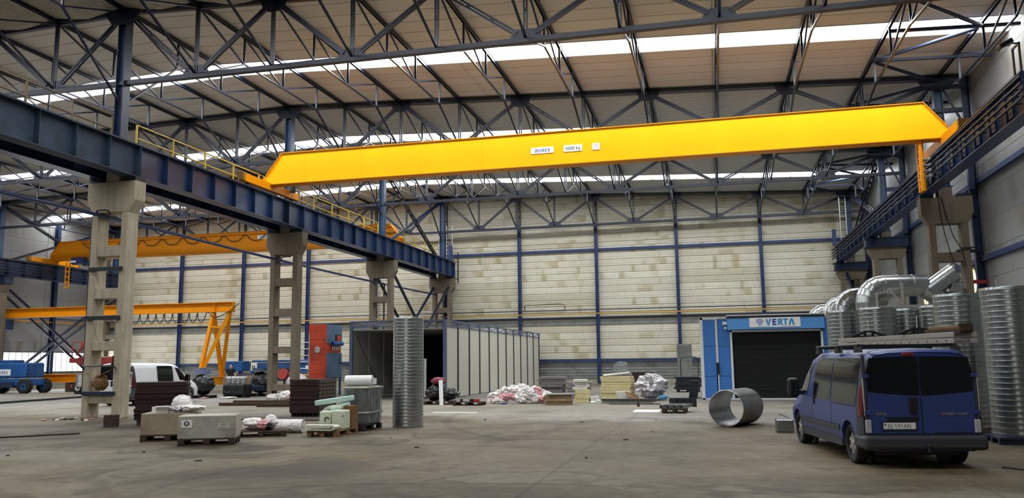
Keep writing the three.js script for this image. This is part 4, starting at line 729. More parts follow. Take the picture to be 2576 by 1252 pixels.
function makeVan(label, pos, turn, paint, o = {}) {
  const t = thing('van', label, 'van', pos, turn); t.scale.setScalar(.965);
  const body = obj('body', getVan(), paint, t);
  const S = s => (z, y) => V(s * (sideX(y, z) + .006), y, z), R = (x, y) => V(x, y, .806);
  for (const s of [-1, 1]) {
    const side = [[[-2.62, 1.1], [-3.28, 1.1], [-2.72, 1.66], [-2.3, 1.72], 'front_door_window'], [[-.96, 1.02], [-2.12, 1.02], [-2.12, 1.8], [-.96, 1.8], 'sliding_door_window'], [[.5, 1.02], [-.89, 1.02], [-.89, 1.8], [.56, 1.8], 'rear_side_window']];
    for (const [a, b, c, d, n] of side) { if (o.panel && n === 'rear_side_window') continue; obj(n, patch(S(s), [a, b, c, d], .06), M.glass, t); }
    obj('rub_strip', patch((z, y) => V(s * (sideX(y, z) + .012), y, z), [[-.45, .52], [-3.05, .52], [-3.05, .62], [-.45, .62]], .02), M.bumper, t);
    obj('sill', bx(.06, .14, 2.62, s * .9, .32, -1.75), M.bumper, t);
    for (const z of [-.92, -2.2]) obj('door_seam', patch((zz, y) => V(s * (sideX(y, zz) + .004), y, zz), [[z, .4], [z - .014, .4], [z - .014, 1.82], [z, 1.82]], 0, 1, 10), M.black, t);
    obj('seam_line', patch((zz, y) => V(s * (sideX(y, zz) + .004), y, zz), [[.5, .985], [-.9, .985], [-.9, 1.0], [.5, 1.0]], 0, 8, 1), M.black, t);
    obj('pillar_cover', patch((z, y) => V(s * (sideX(y, Math.min(z, .79)) + .008), y, z), [[.8, .5], [.5, .5], [.6, 1.9], [.8, 1.86]], .01, 8, 12), M.bumper, t);
    obj('pillar_edge', rb(.05, 1.36, .03, .012, s * .885, 1.16, .8), M.bumper, t);
    const tl = obj('tail_lamp', patch((z, y) => V(s * (sideX(y, Math.min(z, .79)) + .016), y, z), [[.8, .84], [.64, .84], [.66, 1.32], [.8, 1.36]], .05, 4, 8), M.tailDark, t); obj('lamp_strip', rb(.02, .62, .02, .006, s * .905, 1.16, .806), M.lens, tl);
    obj('door_handle', rb(.04, .16, .05, .02, s * (.957), .98, -2.05), M.black, t);
    const mi = obj('mirror', [rb(.24, .4, .16, .07, s * 1.12, 1.2, -2.98), rb(.2, .1, .1, .03, s * .98, 1.1, -3.0)], M.black, t); obj('mirror_glass', bx(.15, .27, .01, s * 1.1, 1.21, -2.905), M.glass, mi);
    obj('reflector', rb(.12, .06, .02, .01, s * .7, .46, .9), M.tail, t); obj('reverse_lamp', rb(.1, .22, .06, .02, s * .86, .68, .8), M.lens, t);
    for (const z of [0, -3.5]) { const w = new THREE.Group(); w.name = 'wheel'; w.position.set(s * .8, .335, z); t.add(w); meshOf('tyre', wheelTyre, M.rubber, w); meshOf('rim', wheelRim, M.alu, w); obj('wheel_well', cyl(.39, .02, 0, 0, 0, 24).rotateZ(Math.PI / 2).translate(-s * .19, 0, 0), M.black, w); }
    const rw = obj('rear_window', patch(R, [[s * .012, 1.17], [s * .845, 1.24], [s * .8, 1.8], [s * .012, 1.82]], .05), M.glass, t);
    obj('door_outline', [bx(.012, 1.32, .006, s * .86, 1.15, .803)], M.black, t);
    obj('hinge', rb(.1, .07, .03, .01, s * .86, 1.5, .81), paint, t); obj('hinge', rb(.1, .07, .03, .01, s * .86, .9, .81), paint, t);
  }
  obj('windscreen', patch((x, y) => V(x, y + .004, 0), [[0, 0], [1, 0], [1, 1], [0, 1]], 0, 1, 1).copy(patch((u, v) => { const z = -2.5 - v * .92; const [Tp, Wd] = vAt(z); return V(u * Wd * .72, vy(1.93 - .05 * u * u * 1.2, Tp) + .012, z - .01); }, [[-1, 0], [1, 0], [1, 1], [-1, 1]], .02, 12, 8)), M.glass, t);
  obj('door_split', bx(.012, 1.36, .008, 0, 1.15, .804), M.black, t); obj('door_bottom_gap', bx(1.72, .014, .008, 0, .56, .804), M.black, t);
  obj('bumper', [rb(1.94, .24, .26, .07, 0, .42, .8), rb(.16, .2, .5, .05, -.9, .42, .62), rb(.16, .2, .5, .05, .9, .42, .62)], M.bumper, t);
  obj('front_bumper', rb(1.5, .26, .3, .1, 0, .42, -4.22), M.bumper, t);
  obj('handle', rb(.13, .26, .03, .05, -.13, 1.02, .815), M.black, t);
  obj('brake_lamp', rb(.2, .05, .03, .022, -.15, 1.85, .802), M.tail, t);
  obj('underbody', bx(1.3, .16, 4.6, 0, .27, -1.75), M.black, t);
  if (o.blue) {
    const pl = obj('plate_holder', bx(.56, .14, .015, -.37, .69, .81), M.black, t); const f = obj('number_plate', new THREE.PlaneGeometry(.52, .112).translate(-.37, .69, .8195), sign(1, 1, plateTex), pl, true); f.userData.label = 'white number plate BJ-191AN';
    const a = letters('OPEL', .05); a.translate(-.72, .86, .803); obj('lettering', a, M.chrome, t); const b = letters('VIVARO 1.9 DTI', .042); b.translate(.3, .86, .803); obj('lettering', b, M.chrome, t);
    obj('door_recess', rb(.62, .2, .012, .02, .48, .68, .803), M.vanBlue, t); obj('tow_ball', [cyl(.03, .1, .02, .33, .95), new THREE.SphereGeometry(.04, 12, 8).translate(.02, .38, .95)], M.dark, t);
    obj('plate_recess', bx(.5, .06, .01, -.3, .8, .803), M.black, t);
    for (const z of [.35, -.75, -2.0]) { const r = obj('roof_bar', bar(V(-.82, 2.0, z), V(.82, 2.0, z), .03, .05), M.black, t); for (const s of [-1, 1]) obj('bar_foot', extr([[-.1, 0], [.1, 0], [.04, .11], [-.04, .11]], .1).rotateY(Math.PI / 2).translate(s * .8 - .05, 1.89, z), M.black, r); }
    for (const s of [-1]) obj('side_bar', rod(V(s * .8, 2.02, .4), V(s * .8, 2.02, -2.2), .02), M.black, t);
  }
  return t;
}
makeVan('blue van with roof rack parked with its rear towards the camera', [3.02, 0, -15.06], 0.15, M.vanBlue, { blue: true });
makeVan('white van with black pillar trim behind the nearest concrete column', [-25.75, 0, -31.9], 0.0, M.vanWhite, { panel: true });
{ // ladder on the van roof
  const a = V(4.08, 2.1, -15.1), b = V(2.8, 2.1, -18.95), d = new THREE.Vector3().subVectors(b, a), L = d.length();
  const t = thing('aluminium_ladder', 'grey aluminium ladder with punched holes tied on the blue van roof', 'ladder', [(a.x + b.x) / 2, 1.955, (a.z + b.z) / 2], Math.atan2(d.x, d.z) - Math.PI / 2);
  for (const [z, y] of [[-.2, .05], [.2, .05], [-.2, .15], [.2, .15]]) obj('side_rail', rb(L, .085, .03, .008, 0, y, z), M.ladderAlu, t);
  for (let x = -L / 2 + .2; x < L / 2; x += .28) obj('rung', rod(V(x, .05, -.2), V(x, .05, .2), .016), M.ladderAlu, t);
  for (let x = -L / 2 + .2; x < L / 2; x += .28) for (const s of [-1, 1]) obj('rung_socket', cyl(.014, .008, 0, 0, 0, 10).rotateX(Math.PI / 2).translate(x, .05, s * .217), M.dark, t);
  const p = thing('timber_bundle', 'short bundle of old timber on the right end of the van ladder', 'timber', [3.98, 2.19, -15.75], Math.atan2(d.x, d.z) - Math.PI / 2);
  obj('plank', rb(1.1, .07, .2, .01, 0, 0, 0), M.woodDark, p); obj('plank', rb(.95, .05, .16, .01, .05, .06, .04), M.wood, p); obj('end_board', rb(.05, .16, .24, .01, -.5, .03, 0), M.woodDark, p);
  for (const [x, z, l] of [[3.05, -17.9, 'left black triangular ladder clamp with upright bolt on the van roof'], [3.65, -16.5, 'right black triangular ladder clamp with upright bolt on the van roof']]) { const c = thing('ladder_clamp', l, 'clamp', [x, 2.155, z], .1); obj('bracket', extr([[-.34, 0], [.34, 0], [.34, .03], [.1, .12], [-.1, .12], [-.34, .03]], .04, { holes: [[[-.2, .025], [-.1, .025], [-.1, .07]], [[-.05, .025], [.05, .025], [.05, .085], [-.05, .085]], [[.1, .025], [.2, .025], [.1, .07]]] }), M.black, c); obj('bolt', rod(V(0, .1, .02), V(0, .34, .02), .012), M.chrome, c); obj('bolt_handle', rod(V(0, .34, .02), V(.05, .33, .02), .012), M.chrome, c); }
}
tag(obj('floor_cable', tube([[4.3, .015, -14.6], [4.7, .015, -14.1], [5.0, .015, -13.6], [5.4, .015, -13.2], [5.8, .015, -12.4], [6.2, .015, -12.2]], .012, 50, 5), M.black), 'thin black cable on the floor to the right of the blue van', 'cable');

// ================================================================ BLUE SPRAY BOOTH
{
  const t = thing('spray_booth', 'blue booth with black shutter and sign reading VERTA', 'booth', [0, 0, -37.3]);
  const x0 = -.6, x1 = 5.0, h = 3.57, D = 6;
  obj('shell', [bx(.1, h, D, x0 + .05, h / 2, -D / 2), bx(.1, h, D, x1 - .05, h / 2, -D / 2), bx(x1 - x0, .1, D, (x0 + x1) / 2, h - .05, -D / 2), bx(x1 - x0, h, .1, (x0 + x1) / 2, h / 2, -D)], M.vFrame, t);
  for (const [a, b] of [[x0 + .12, .05], [.09, .68], [4.52, x1 - .1]]) for (const [y0, y1] of [[.06, 1.0], [1.01, 2.3], [2.31, 3.48]]) obj('blue_panel', rb(b - a, y1 - y0 - .004, .05, .006, (a + b) / 2, (y0 + y1) / 2, 0), M.vBlue, t);
  for (const [x, w] of [[x0 + .05, .14], [x1 - .05, .1]]) obj('corner_trim', bx(w, h, .08, x, h / 2, .01), M.vFrame, t);
  obj('top_trim', bx(x1 - x0, .09, .08, (x0 + x1) / 2, h - .04, .01), M.vFrame, t); obj('bottom_trim', bx(x1 - x0, .06, .08, (x0 + x1) / 2, .03, .01), M.vFrame, t);
  for (const x of [.72, 4.48]) obj('door_jamb', bx(.09, 2.98, .14, x, 1.49, .04), M.vFrame, t); obj('door_head', bx(3.85, .08, .14, 2.6, 2.95, .04), M.vFrame, t);
  obj('inner_dark', bx(3.7, 2.95, .04, 2.6, 1.48, -.2), M.vDoor, t);
  for (let i = 0; i < 12; i++) obj('shutter_slat', rb(3.68, .236, .03, .006, 2.6, .14 + i * .24, -.02), M.vDoor, t);
  obj('shutter_handle', bx(.56, .03, .03, 2.1, .42, .01), M.dark, t);
  const hd = obj('hood', [rb(4.0, .5, .38, .01, 2.58, 3.26, .2)], M.vBlueL, t); obj('hood_top', bx(4.04, .1, .42, 2.58, 3.55, .2), M.dark, hd); obj('hood_lip', bx(4.06, .05, .4, 2.58, 3.63, .2), M.vFrame, hd);
  const vt = canvasTex(1024, 200, (c, w, hh) => {
    c.fillStyle = '#f3f4f4'; c.fillRect(0, 0, w, hh);
    c.save(); c.beginPath(); c.moveTo(150, 40); c.lineTo(178, 20); c.lineTo(242, 20); c.lineTo(270, 40); c.lineTo(296, 88); c.lineTo(222, 168); c.lineTo(198, 168); c.lineTo(124, 88); c.closePath(); c.clip();
    c.lineWidth = 13; for (let i = -6; i < 8; i++) { c.strokeStyle = i % 3 ? '#2b4f9c' : '#2f93cf'; c.beginPath(); c.moveTo(210 + i * 27 - 70, 10); c.lineTo(210 + i * 27 + 70, 180); c.stroke(); }
    c.strokeStyle = '#f3f4f4'; c.lineWidth = 20; for (let i = -6; i < 8; i++) { c.beginPath(); c.moveTo(210 + i * 34 + 70, 10); c.lineTo(210 + i * 34 - 70, 180); c.stroke(); }
    c.lineWidth = 11; for (let i = -6; i < 8; i++) { c.strokeStyle = i % 2 ? '#2b4f9c' : '#2f93cf'; c.beginPath(); c.moveTo(210 + i * 34 + 70, 10); c.lineTo(210 + i * 34 - 70, 180); c.stroke(); }
    c.restore();
    c.font = 'bold 178px sans-serif'; c.textBaseline = 'alphabetic'; const L = [['V', 330, '#1f8fd2'], ['E', 455, '#2350b5'], ['R', 565, '#1f8fd2'], ['T', 680, '#1f8fd2']];
    for (const [s, x, f] of L) { c.fillStyle = f; c.fillText(s, x, 160, 118); c.strokeStyle = f; c.lineWidth = 9; c.strokeText(s, x, 160, 118); }
    c.fillStyle = '#1f8fd2'; c.beginPath(); c.moveTo(785, 160); c.lineTo(825, 30); c.lineTo(875, 30); c.lineTo(915, 160); c.lineTo(872, 160); c.lineTo(850, 70); c.lineTo(828, 160); c.fill();
    c.strokeStyle = '#f3f4f4'; c.lineWidth = 7; c.beginPath(); c.moveTo(345, 140); c.lineTo(460, 112); c.stroke();
    c.fillStyle = '#3c8f5a'; c.fillRect(170, 178, 240, 7); c.fillStyle = '#c23a3a'; c.fillRect(660, 176, 250, 7);
  });
  plate('name_board', 2.1, .41, .02, vt, t, 2.56, 3.3, .405, 0, 'white sign board reading VERTA');
  obj('conduit', [rod(V(.12, .05, .07), V(.12, 3.5, .07), .03), rod(V(.07, 1.6, .07), V(.07, 3.5, .07), .022)], M.vFrame, t); obj('switch_box', rb(.1, .5, .09, .02, .12, 1.35, .1), M.black, t);
  obj('pipe_cross', rod(V(.1, 3.52, .08), V(.62, 3.54, .08), .02), M.alu, t); obj('beacon', [rb(.2, .14, .14, .03, .48, 3.3, .15), cyl(.06, .1, .5, 3.1, .15)], M.white, t);
}
{ const t = thing('switch_cabinet', 'flat grey cabinet with dark handle frame beside the blue booth', 'cabinet', [-2.05, 0, -55.4]); obj('body', rb(.95, 2.75, .3, .02, .1, 1.375, -.1), M.greySheet, t); obj('handle_frame', tube([[-.15, .4, .3], [-.15, 1.75, .3], [-.05, 1.87, .3], [.8, 1.9, .3], [.92, 1.8, .3], [.92, .4, .3]], .03, 50), M.black, t); }
{ const t = thing('panel_bundle', 'dark grey panels leaning against the blue booth left side', 'panels', [-.98, 0, -38.9]); for (let i = 0; i < 4; i++) { const o = obj('panel', bx(.08, .8, 1.0, 0, .4, 0), M.dark, t); o.position.set(-.22 + i * .1, 0, 0); o.rotation.z = -.13; } }

// ================================================================ OPEN PANEL BOOTH
{
  const t = thing('panel_booth', 'long open-fronted booth of cream panels in a blue frame', 'booth', [-17.75, 0, -38.2]);
  const w = 4.95, n = 11, L = 22, h = 3.45, dz = L / n;
  for (let i = 0; i < n; i++) {
    obj('wall_panel', rb(.06, h, dz - .05, .008, w - .03, h / 2 + .02, -dz * (i + .5)), M.booth, t);
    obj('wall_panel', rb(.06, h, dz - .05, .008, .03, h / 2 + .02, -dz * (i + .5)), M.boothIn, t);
    obj('frame_post', bx(.08, 3.8, .05, w + .02, 1.9, -dz * (i + 1)), M.bumper, t);
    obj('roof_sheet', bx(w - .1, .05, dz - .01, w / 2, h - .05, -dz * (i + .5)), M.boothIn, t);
    obj('head_bracket', bx(.12, .26, .12, w + .02, 3.66, -dz * (i + 1)), M.boothFrame, t);
    obj('truss_diagonal', bar(V(w, 3.5, -dz * i), V(w, 3.78, -dz * (i + 1)), .04), M.boothFrame, t);
  }
  for (const x of [0, w]) { obj('corner_post', bx(.16, 3.85, .16, x, 1.925, .02), M.boothFrame, t); obj('top_rail', bx(.08, .07, L, x, 3.8, -L / 2), M.boothFrame, t); obj('top_rail', bx(.08, .06, L, x, 3.52, -L / 2), M.boothFrame, t); }
  obj('front_header', [bx(w, .08, .12, w / 2, 3.81, .02), bx(w, .06, .1, w / 2, 3.55, .02)], M.boothFrame, t); obj('header_diagonal', [bar(V(0.1, 3.58, 0), V(w / 2, 3.78, 0), .04), bar(V(w / 2, 3.58, 0), V(w, 3.78, 0), .04)], M.boothFrame, t);
  obj('rear_wall', bx(w, h, .06, w / 2, h / 2, -L + .05), M.boothDark, t); obj('rear_sheet', bx(w - .2, h - .1, .04, w / 2, h / 2, -9), M.boothDark, t);  // dark rear wall and a dark sheet part way back
  obj('stay_cable', rod(V(.1, 3.1, -.4), V(1.4, .2, -.7), .02), M.dark, t);
  obj('side_window', bx(.12, 1.9, .05, w - 1.35, 1.0, -.9), M.vFrame, t);
}
// ================================================================ ORANGE FILTER MACHINE
{
  const t = thing('filter_machine', 'orange and slate blue filter machine on legs beside the second column', 'machine', [-21.1, 0, -41.9]);
  obj('front_body', rb(1.0, 2.95, .16, .02, 0, 2.42, .84), M.orange, t);
  for (const y of [1.25, 2.0, 2.55, 3.1, 3.62]) obj('front_rib', bx(1.01, .05, .03, 0, y, .92), M.orange, t);
  obj('upper_body', rb(1.0, 1.05, 1.9, .02, 0, 3.36, -.19), M.slate, t); obj('valve_bay', bx(.94, .5, 1.84, 0, 2.6, -.16), M.orange, t); obj('lower_body', rb(1.0, 1.38, 1.95, .02, 0, 1.66, -.2), M.slate, t); obj('hopper', cyl(.4, .5, 0, .76, -.3, 4, .66).rotateY(0), M.slate, t);
  for (const x of [-.43, .43]) for (const z of [.78, -1.1]) obj('leg', rb(.12, 1.1, .12, .02, x, .55, z), M.slate, t);
  obj('side_flange', extr([[0, 0], [.12, 0], [.3, -.45], [.12, -.6], [0, -.6]], .06).rotateY(-1.2).translate(.5, 2.3, -1.1), M.slate, t);
  obj('pressure_tank', cyl(.12, 1.2, 0, 0, 0, 18).rotateX(Math.PI / 2).translate(.6, 2.86, -.35), M.liftBlue, t);
  for (let i = 0; i < 5; i++) obj('valve', [cyl(.05, .2, .54, 2.6, -.85 + i * .24, 10), bx(.08, .05, .08, .54, 2.46, -.85 + i * .24)], M.chrome, t);
  const dial = obj('round_vent', cyl(.17, .03, 0, 0, 0, 24).rotateX(Math.PI / 2).translate(.05, 2.52, .935), M.alu, t); obj('vent_hole', [cyl(.03, .04, 0, 0, 0, 10).rotateX(Math.PI / 2).translate(-.02, 2.52, .94), cyl(.03, .04, 0, 0, 0, 10).rotateX(Math.PI / 2).translate(.12, 2.52, .94)], M.black, dial);
  const ho = obj('outlet_frame', bx(.04, .42, .7, .5, 3.15, -.6), M.black, t); obj('outlet_inner', bx(.05, .3, .4, .505, 3.15, -.68), M.orange, ho);
}
{ const t = thing('scaffold_frame', 'narrow grey scaffold ladder frame left of the orange machine', 'scaffold', [-20.85, 0, -39.6]); for (const x of [-.75, .02]) obj('upright', rod(V(x, 0, 0), V(x, 3.3, 0), .025), M.alu, t); for (let y = .5; y < 3.1; y += .34) obj('rung', rod(V(-.75, y, 0), V(.02, y, 0), .022), M.alu, t); obj('clamp', rb(.5, .08, .1, .02, -.35, 1.75, .04), M.black, t); }
// ================================================================ PALLETS AND GOODS
const pg = { deck: triUV(flat(rb(1.2, .022, .13, .003, 0, 0, 0, 1))), block: triUV(flat(rb(.14, .09, .12, .004, 0, 0, 0, 1))), base: triUV(flat(rb(1.2, .022, .1, .003, 0, 0, 0, 1))), cross: triUV(flat(rb(.14, .022, .8, .003, 0, 0, 0, 1))) };
function pallet(label, x, z, turn, m = M.wood, y = 0) {
  const t = thing('pallet', label, 'pallet', [x, y, z], turn);
  for (const zz of [-.335, -.17, 0, .17, .335]) meshOf('deck_board', pg.deck, m, t, 0, .133, zz);
  for (const xx of [-.53, 0, .53]) { meshOf('cross_board', pg.cross, m, t, xx, .111, 0); for (const zz of [-.34, 0, .34]) meshOf('block', pg.block, m, t, xx, .0555 + .011, zz); }
  for (const zz of [-.345, 0, .345]) meshOf('base_board', pg.base, m, t, 0, .011, zz);
  return t;
}
function crumple(rx, ry, rz, s, amp = .3, det = 4) {
  const g = new THREE.IcosahedronGeometry(1, det), p = g.attributes.position;
  for (let i = 0; i < p.count; i++) { const x = p.getX(i), y = p.getY(i), z = p.getZ(i); const u = (Math.atan2(z, x) / 6.2832 + 1) % 1, v = (y + 1) / 2 * .98; const a = fbm(u, v, 7, 9, 4, s), r = Math.abs(fbm(u, v, 12, 12, 3, s + 5) - .5) * 2; const k = 1 + amp * (a - .5) * 1.6 - amp * .5 * r; p.setXYZ(i, x * rx * k, Math.max(-.98, y) * ry * k, z * rz * k); }
  g.computeVertexNormals(); return g;
}
function crumpled(rx, ry, rz, s, m, x, y, z, parent, name = 'bag', amp = .3) { const o = obj(name, crumple(rx, ry, rz, s, amp), m, parent); o.geometry.computeBoundingBox(); o.position.set(x, Math.max(y, .003 - o.geometry.boundingBox.min.y), z); return o; }
const carton = canvasTex(256, 192, (c, w, h) => { c.fillStyle = '#e9e8e2'; c.fillRect(0, 0, w, h); c.fillStyle = '#191919'; c.beginPath(); c.arc(w / 2, h / 2 - 2, 66, 0, 7); c.fill(); c.strokeStyle = '#e9e8e2'; c.lineWidth = 13; c.beginPath(); c.moveTo(92, 140); c.lineTo(148, 56); c.moveTo(164, 140); c.lineTo(108, 56); c.moveTo(94, 96); c.lineTo(128, 50); c.lineTo(162, 96); c.stroke(); });
const stencil = canvasTex(256, 128, (c, w, h) => { c.fillStyle = '#bdbbb0'; c.fillRect(0, 0, w, h); c.fillStyle = '#3c3b38'; c.font = 'bold 34px sans-serif'; c.fillText('WS0AG', 70, 44, 110); c.fillText('A2A2777', 40, 112, 160); });
// two big film-wrapped cartons in front
{
  const th = .42;
  pallet('wooden pallet under the brown-grey carton at lower left', -12.62, -17.25, th, M.woodDark); pallet('wooden pallet under the grey carton with round black logo', -11.08, -16.5, th, M.woodDark);
  const a = thing('wrapped_carton', 'long brown-grey film-wrapped carton with rubbish on top, lower left', 'carton', [-12.62, .145, -17.25], th); obj('box', rb(1.2, .5, .78, .02, 0, .25, 0), M.wrapBrown, a);
  const b = thing('wrapped_carton', 'long grey film-wrapped carton with a round black logo', 'carton', [-11.08, .145, -16.5], th); obj('box', rb(1.22, .5, .8, .02, 0, .25, 0), M.wrap, b); plate('logo_sheet', .22, .165, .006, carton, b, -.42, .33, .403); plate('stencil_print', .26, .13, .004, stencil, b, .36, .27, .403);
  const c = thing('open_carton', 'small open white carton on the brown-grey wrapped carton', 'carton', [-12.75, .645, -17.0], .9); obj('box', [bx(.3, .14, .02, 0, .07, .15), bx(.3, .14, .02, 0, .07, -.15), bx(.02, .14, .3, .15, .07, 0), bx(.02, .14, .3, -.15, .07, 0), bx(.3, .02, .3, 0, .01, 0)], M.white, c); obj('flap', bx(.3, .01, .14, 0, .16, .2), M.white, c);
  const d = thing('plastic_sheet', 'crumpled clear white plastic film heaped on the wrapped carton', 'plastic film', [-12.45, .645, -17.35]); crumpled(.26, .2, .22, 11, M.bag, -.05, .14, -.1, d, 'lump', .25); crumpled(.4, .08, .25, 12, M.bag, .3, .06, .05, d, 'lump', .5); crumpled(.2, .07, .16, 13, M.bagSilver, .02, .09, .22, d, 'fold', .5);
  pallet('small dark pallet carrying a printed rubbish bag', -10.98, -18.5, .5, M.woodDark);
  const e = thing('printed_bag', 'white and mauve printed plastic bag lying on a small pallet', 'bag', [-11.0, .145, -18.45], .5); crumpled(.28, .16, .22, 21, M.bag, -.15, .14, 0, e, 'bag_body', .3); crumpled(.2, .13, .2, 22, M.bagPink, .08, .13, .1, e, 'bag_body', .3); crumpled(.12, .1, .12, 23, M.black, .22, .1, .16, e, 'dark_fold', .3); crumpled(.16, .18, .14, 24, M.bag, .26, .18, -.08, e, 'bag_top', .35);
  const f = tag(obj('film_roll', [cyl(.17, 1.1, 0, 0, 0, 20).rotateZ(Math.PI / 2)], M.bag), 'white roll lying on the floor behind the printed bag', 'roll'); f.position.set(-10.9, .17, -19.4); f.rotation.y = .1;
}
// two stacks of dark boards
function boardStack(label, x, z, turn, w, d, n, th, m1, y0, jag) { const t = thing('board_stack', label, 'boards', [x, 0, z], turn); const gs = [0, 1, 2].map(() => triUV(flat(rb(w, th * .94, d, .006, 0, 0, 0, 1)))); for (let i = 0; i < n; i++) meshOf('board', gs[i % 3], m1, t, rr(-jag, jag), y0 + th * (i + .5), rr(-jag, jag)); return t; }
{
  const s1 = boardStack('dark brown board stack with ragged edges right of nearest column', -16.35, -21.9, .55, 1.45, 1.2, 20, .055, M.brown, .16, .025);
  obj('foot', [bx(.2, .16, 1.1, -.55, .08, 0), bx(.2, .16, 1.1, .55, .08, 0), bx(.2, .16, 1.1, 0, .08, 0)], M.woodDark, s1);
  tag(obj('wood_block', rb(.3, .34, .3, .01, -17.2, .17, -20.75), M.woodDark), 'square wooden block at the foot of the ragged brown board stack', 'block');
  const s2 = boardStack('neat dark brown board stack with grid-like grey side, left of drums', -13.22, -25.5, -.03, 1.05, 1.25, 22, .05, M.brown, .14, .012);
  for (let r = 0; r < 9; r++) for (let c = 0; c < 5; c++) obj('tube_end', rb(.04, .105, .215, .01, .545, .2 + r * .12, .5 - c * .235), M.brownEdge, s2);
  for (let i = 0; i < 7; i++) obj('foot', bx(.08, .14, 1.1, -.46 + i * .153, .07, 0), M.woodBlack, s2);
  tag(obj('mat', [rb(3.2, .04, 1.3, .01)], M.brownEdge), 'low grey mat of boards on the floor before the neat stack', 'mat').position.set(-13.6, .02, -24.1);
}
// pallet with foam parts and carton; black pallet with wrapped drums
{
  pallet('light wooden pallet carrying pale foam pieces and a carton', -9.28, -18.98, Math.PI / 2, M.wood);
  pallet('black pallet under the film-wrapped drums', -9.3, -20.55, Math.PI / 2, M.woodBlack);
  const f1 = thing('foam_block', 'left pale green foam block with black mark on light pallet', 'foam', [-9.42, .145, -18.95]); obj('block', rb(.3, .44, .34, .04, 0, .22, 0), M.foamG, f1); obj('black_mark', new THREE.TorusGeometry(.05, .016, 6, 14, 4).translate(.06, .24, .175), M.black, f1);
  const f2 = thing('foam_block', 'right pale green foam block next to the cardboard box', 'foam', [-9.08, .145, -18.98]); obj('block', rb(.36, .46, .34, .04, 0, .23, 0), M.foamG, f2); obj('label_patch', bx(.06, .05, .005, .13, .32, .172), M.greyBoard, f2);
  tag(obj('cardboard_box', [rb(.28, .55, .4, .01, -9.03, .42, -19.38), bx(.02, .02, .4, -9.03, .7, -19.38)], M.card), 'tall brown cardboard box between foam blocks and wrapped drums', 'box');
  const r1 = tag(obj('foam_roll', extr([[0, 0], [.75, 0], [.82, .03], [.84, .09], [.78, .13], [0, .13], [0, .1], [.76, .1], [.79, .07], [.75, .03], [0, .03]], .3), M.foamG), 'folded pale green foam mat on the front of the light pallet', 'foam'); r1.position.set(-9.75, .15, -18.62);
  for (const [x, y, z, l, r, ry, lab] of [[-9.42, .82, -19.32, .95, .13, .25, 'upper mint green foam slab sloping over the foam blocks'], [-9.25, .66, -19.3, .5, .3, .5, 'lower mint green foam slab resting against the cardboard box']]) { const o = tag(obj('foam_slab', rb(l, .13, .34, .03), M.foamM), lab, 'foam'); o.position.set(x, y, z); o.rotation.set(0, ry, r); }
  const bow = tag(obj('foam_bow', tube([[-9.66, .22, -19.2], [-9.68, .48, -19.2], [-9.55, .62, -19.2], [-9.3, .66, -19.16], [-9.15, .64, -19.16]], .06, 24, 10), M.foamG), 'bent pale green foam strip arching over the foam blocks', 'foam');
  const t = thing('drum_bundle', 'dark grey drums wrapped together in clear film on black pallet', 'drums', [-9.2, .145, -20.5]);
  for (const [x, z] of [[-.17, .27], [.17, .27], [-.17, -.07], [.17, -.07], [-.17, -.41], [.17, -.41]]) { const d = new THREE.Group(); d.name = 'drum'; d.position.set(x, 0, z); t.add(d); obj('drum_body', new THREE.LatheGeometry([[0, 0], [.15, 0], [.16, .03], [.16, .3], [.165, .32], [.16, .34], [.16, .66], [.165, .68], [.16, .7], [.16, .92], [.12, .96], [0, .97]].map(p => new THREE.Vector2(...p)), 24), M.drumGrey, d); }
  obj('film', rb(.7, 1.0, 1.06, .1, 0, .5, -.07, 4), M.film2, t); for (const y of [.32, .96]) obj('tape_band', rb(.712, .05, 1.07, .1, 0, y, -.07, 4), M.wrap, t);
  const rl = tag(obj('white_roll', [cyl(.14, .72, 0, 0, 0, 8).rotateZ(Math.PI / 2), cyl(.06, .16, .42, -.02, 0, 12)], M.white), 'white film roll lying on top of the wrapped drums', 'roll'); rl.position.set(-9.25, 1.29, -20.4); rl.rotation.y = .15;
}
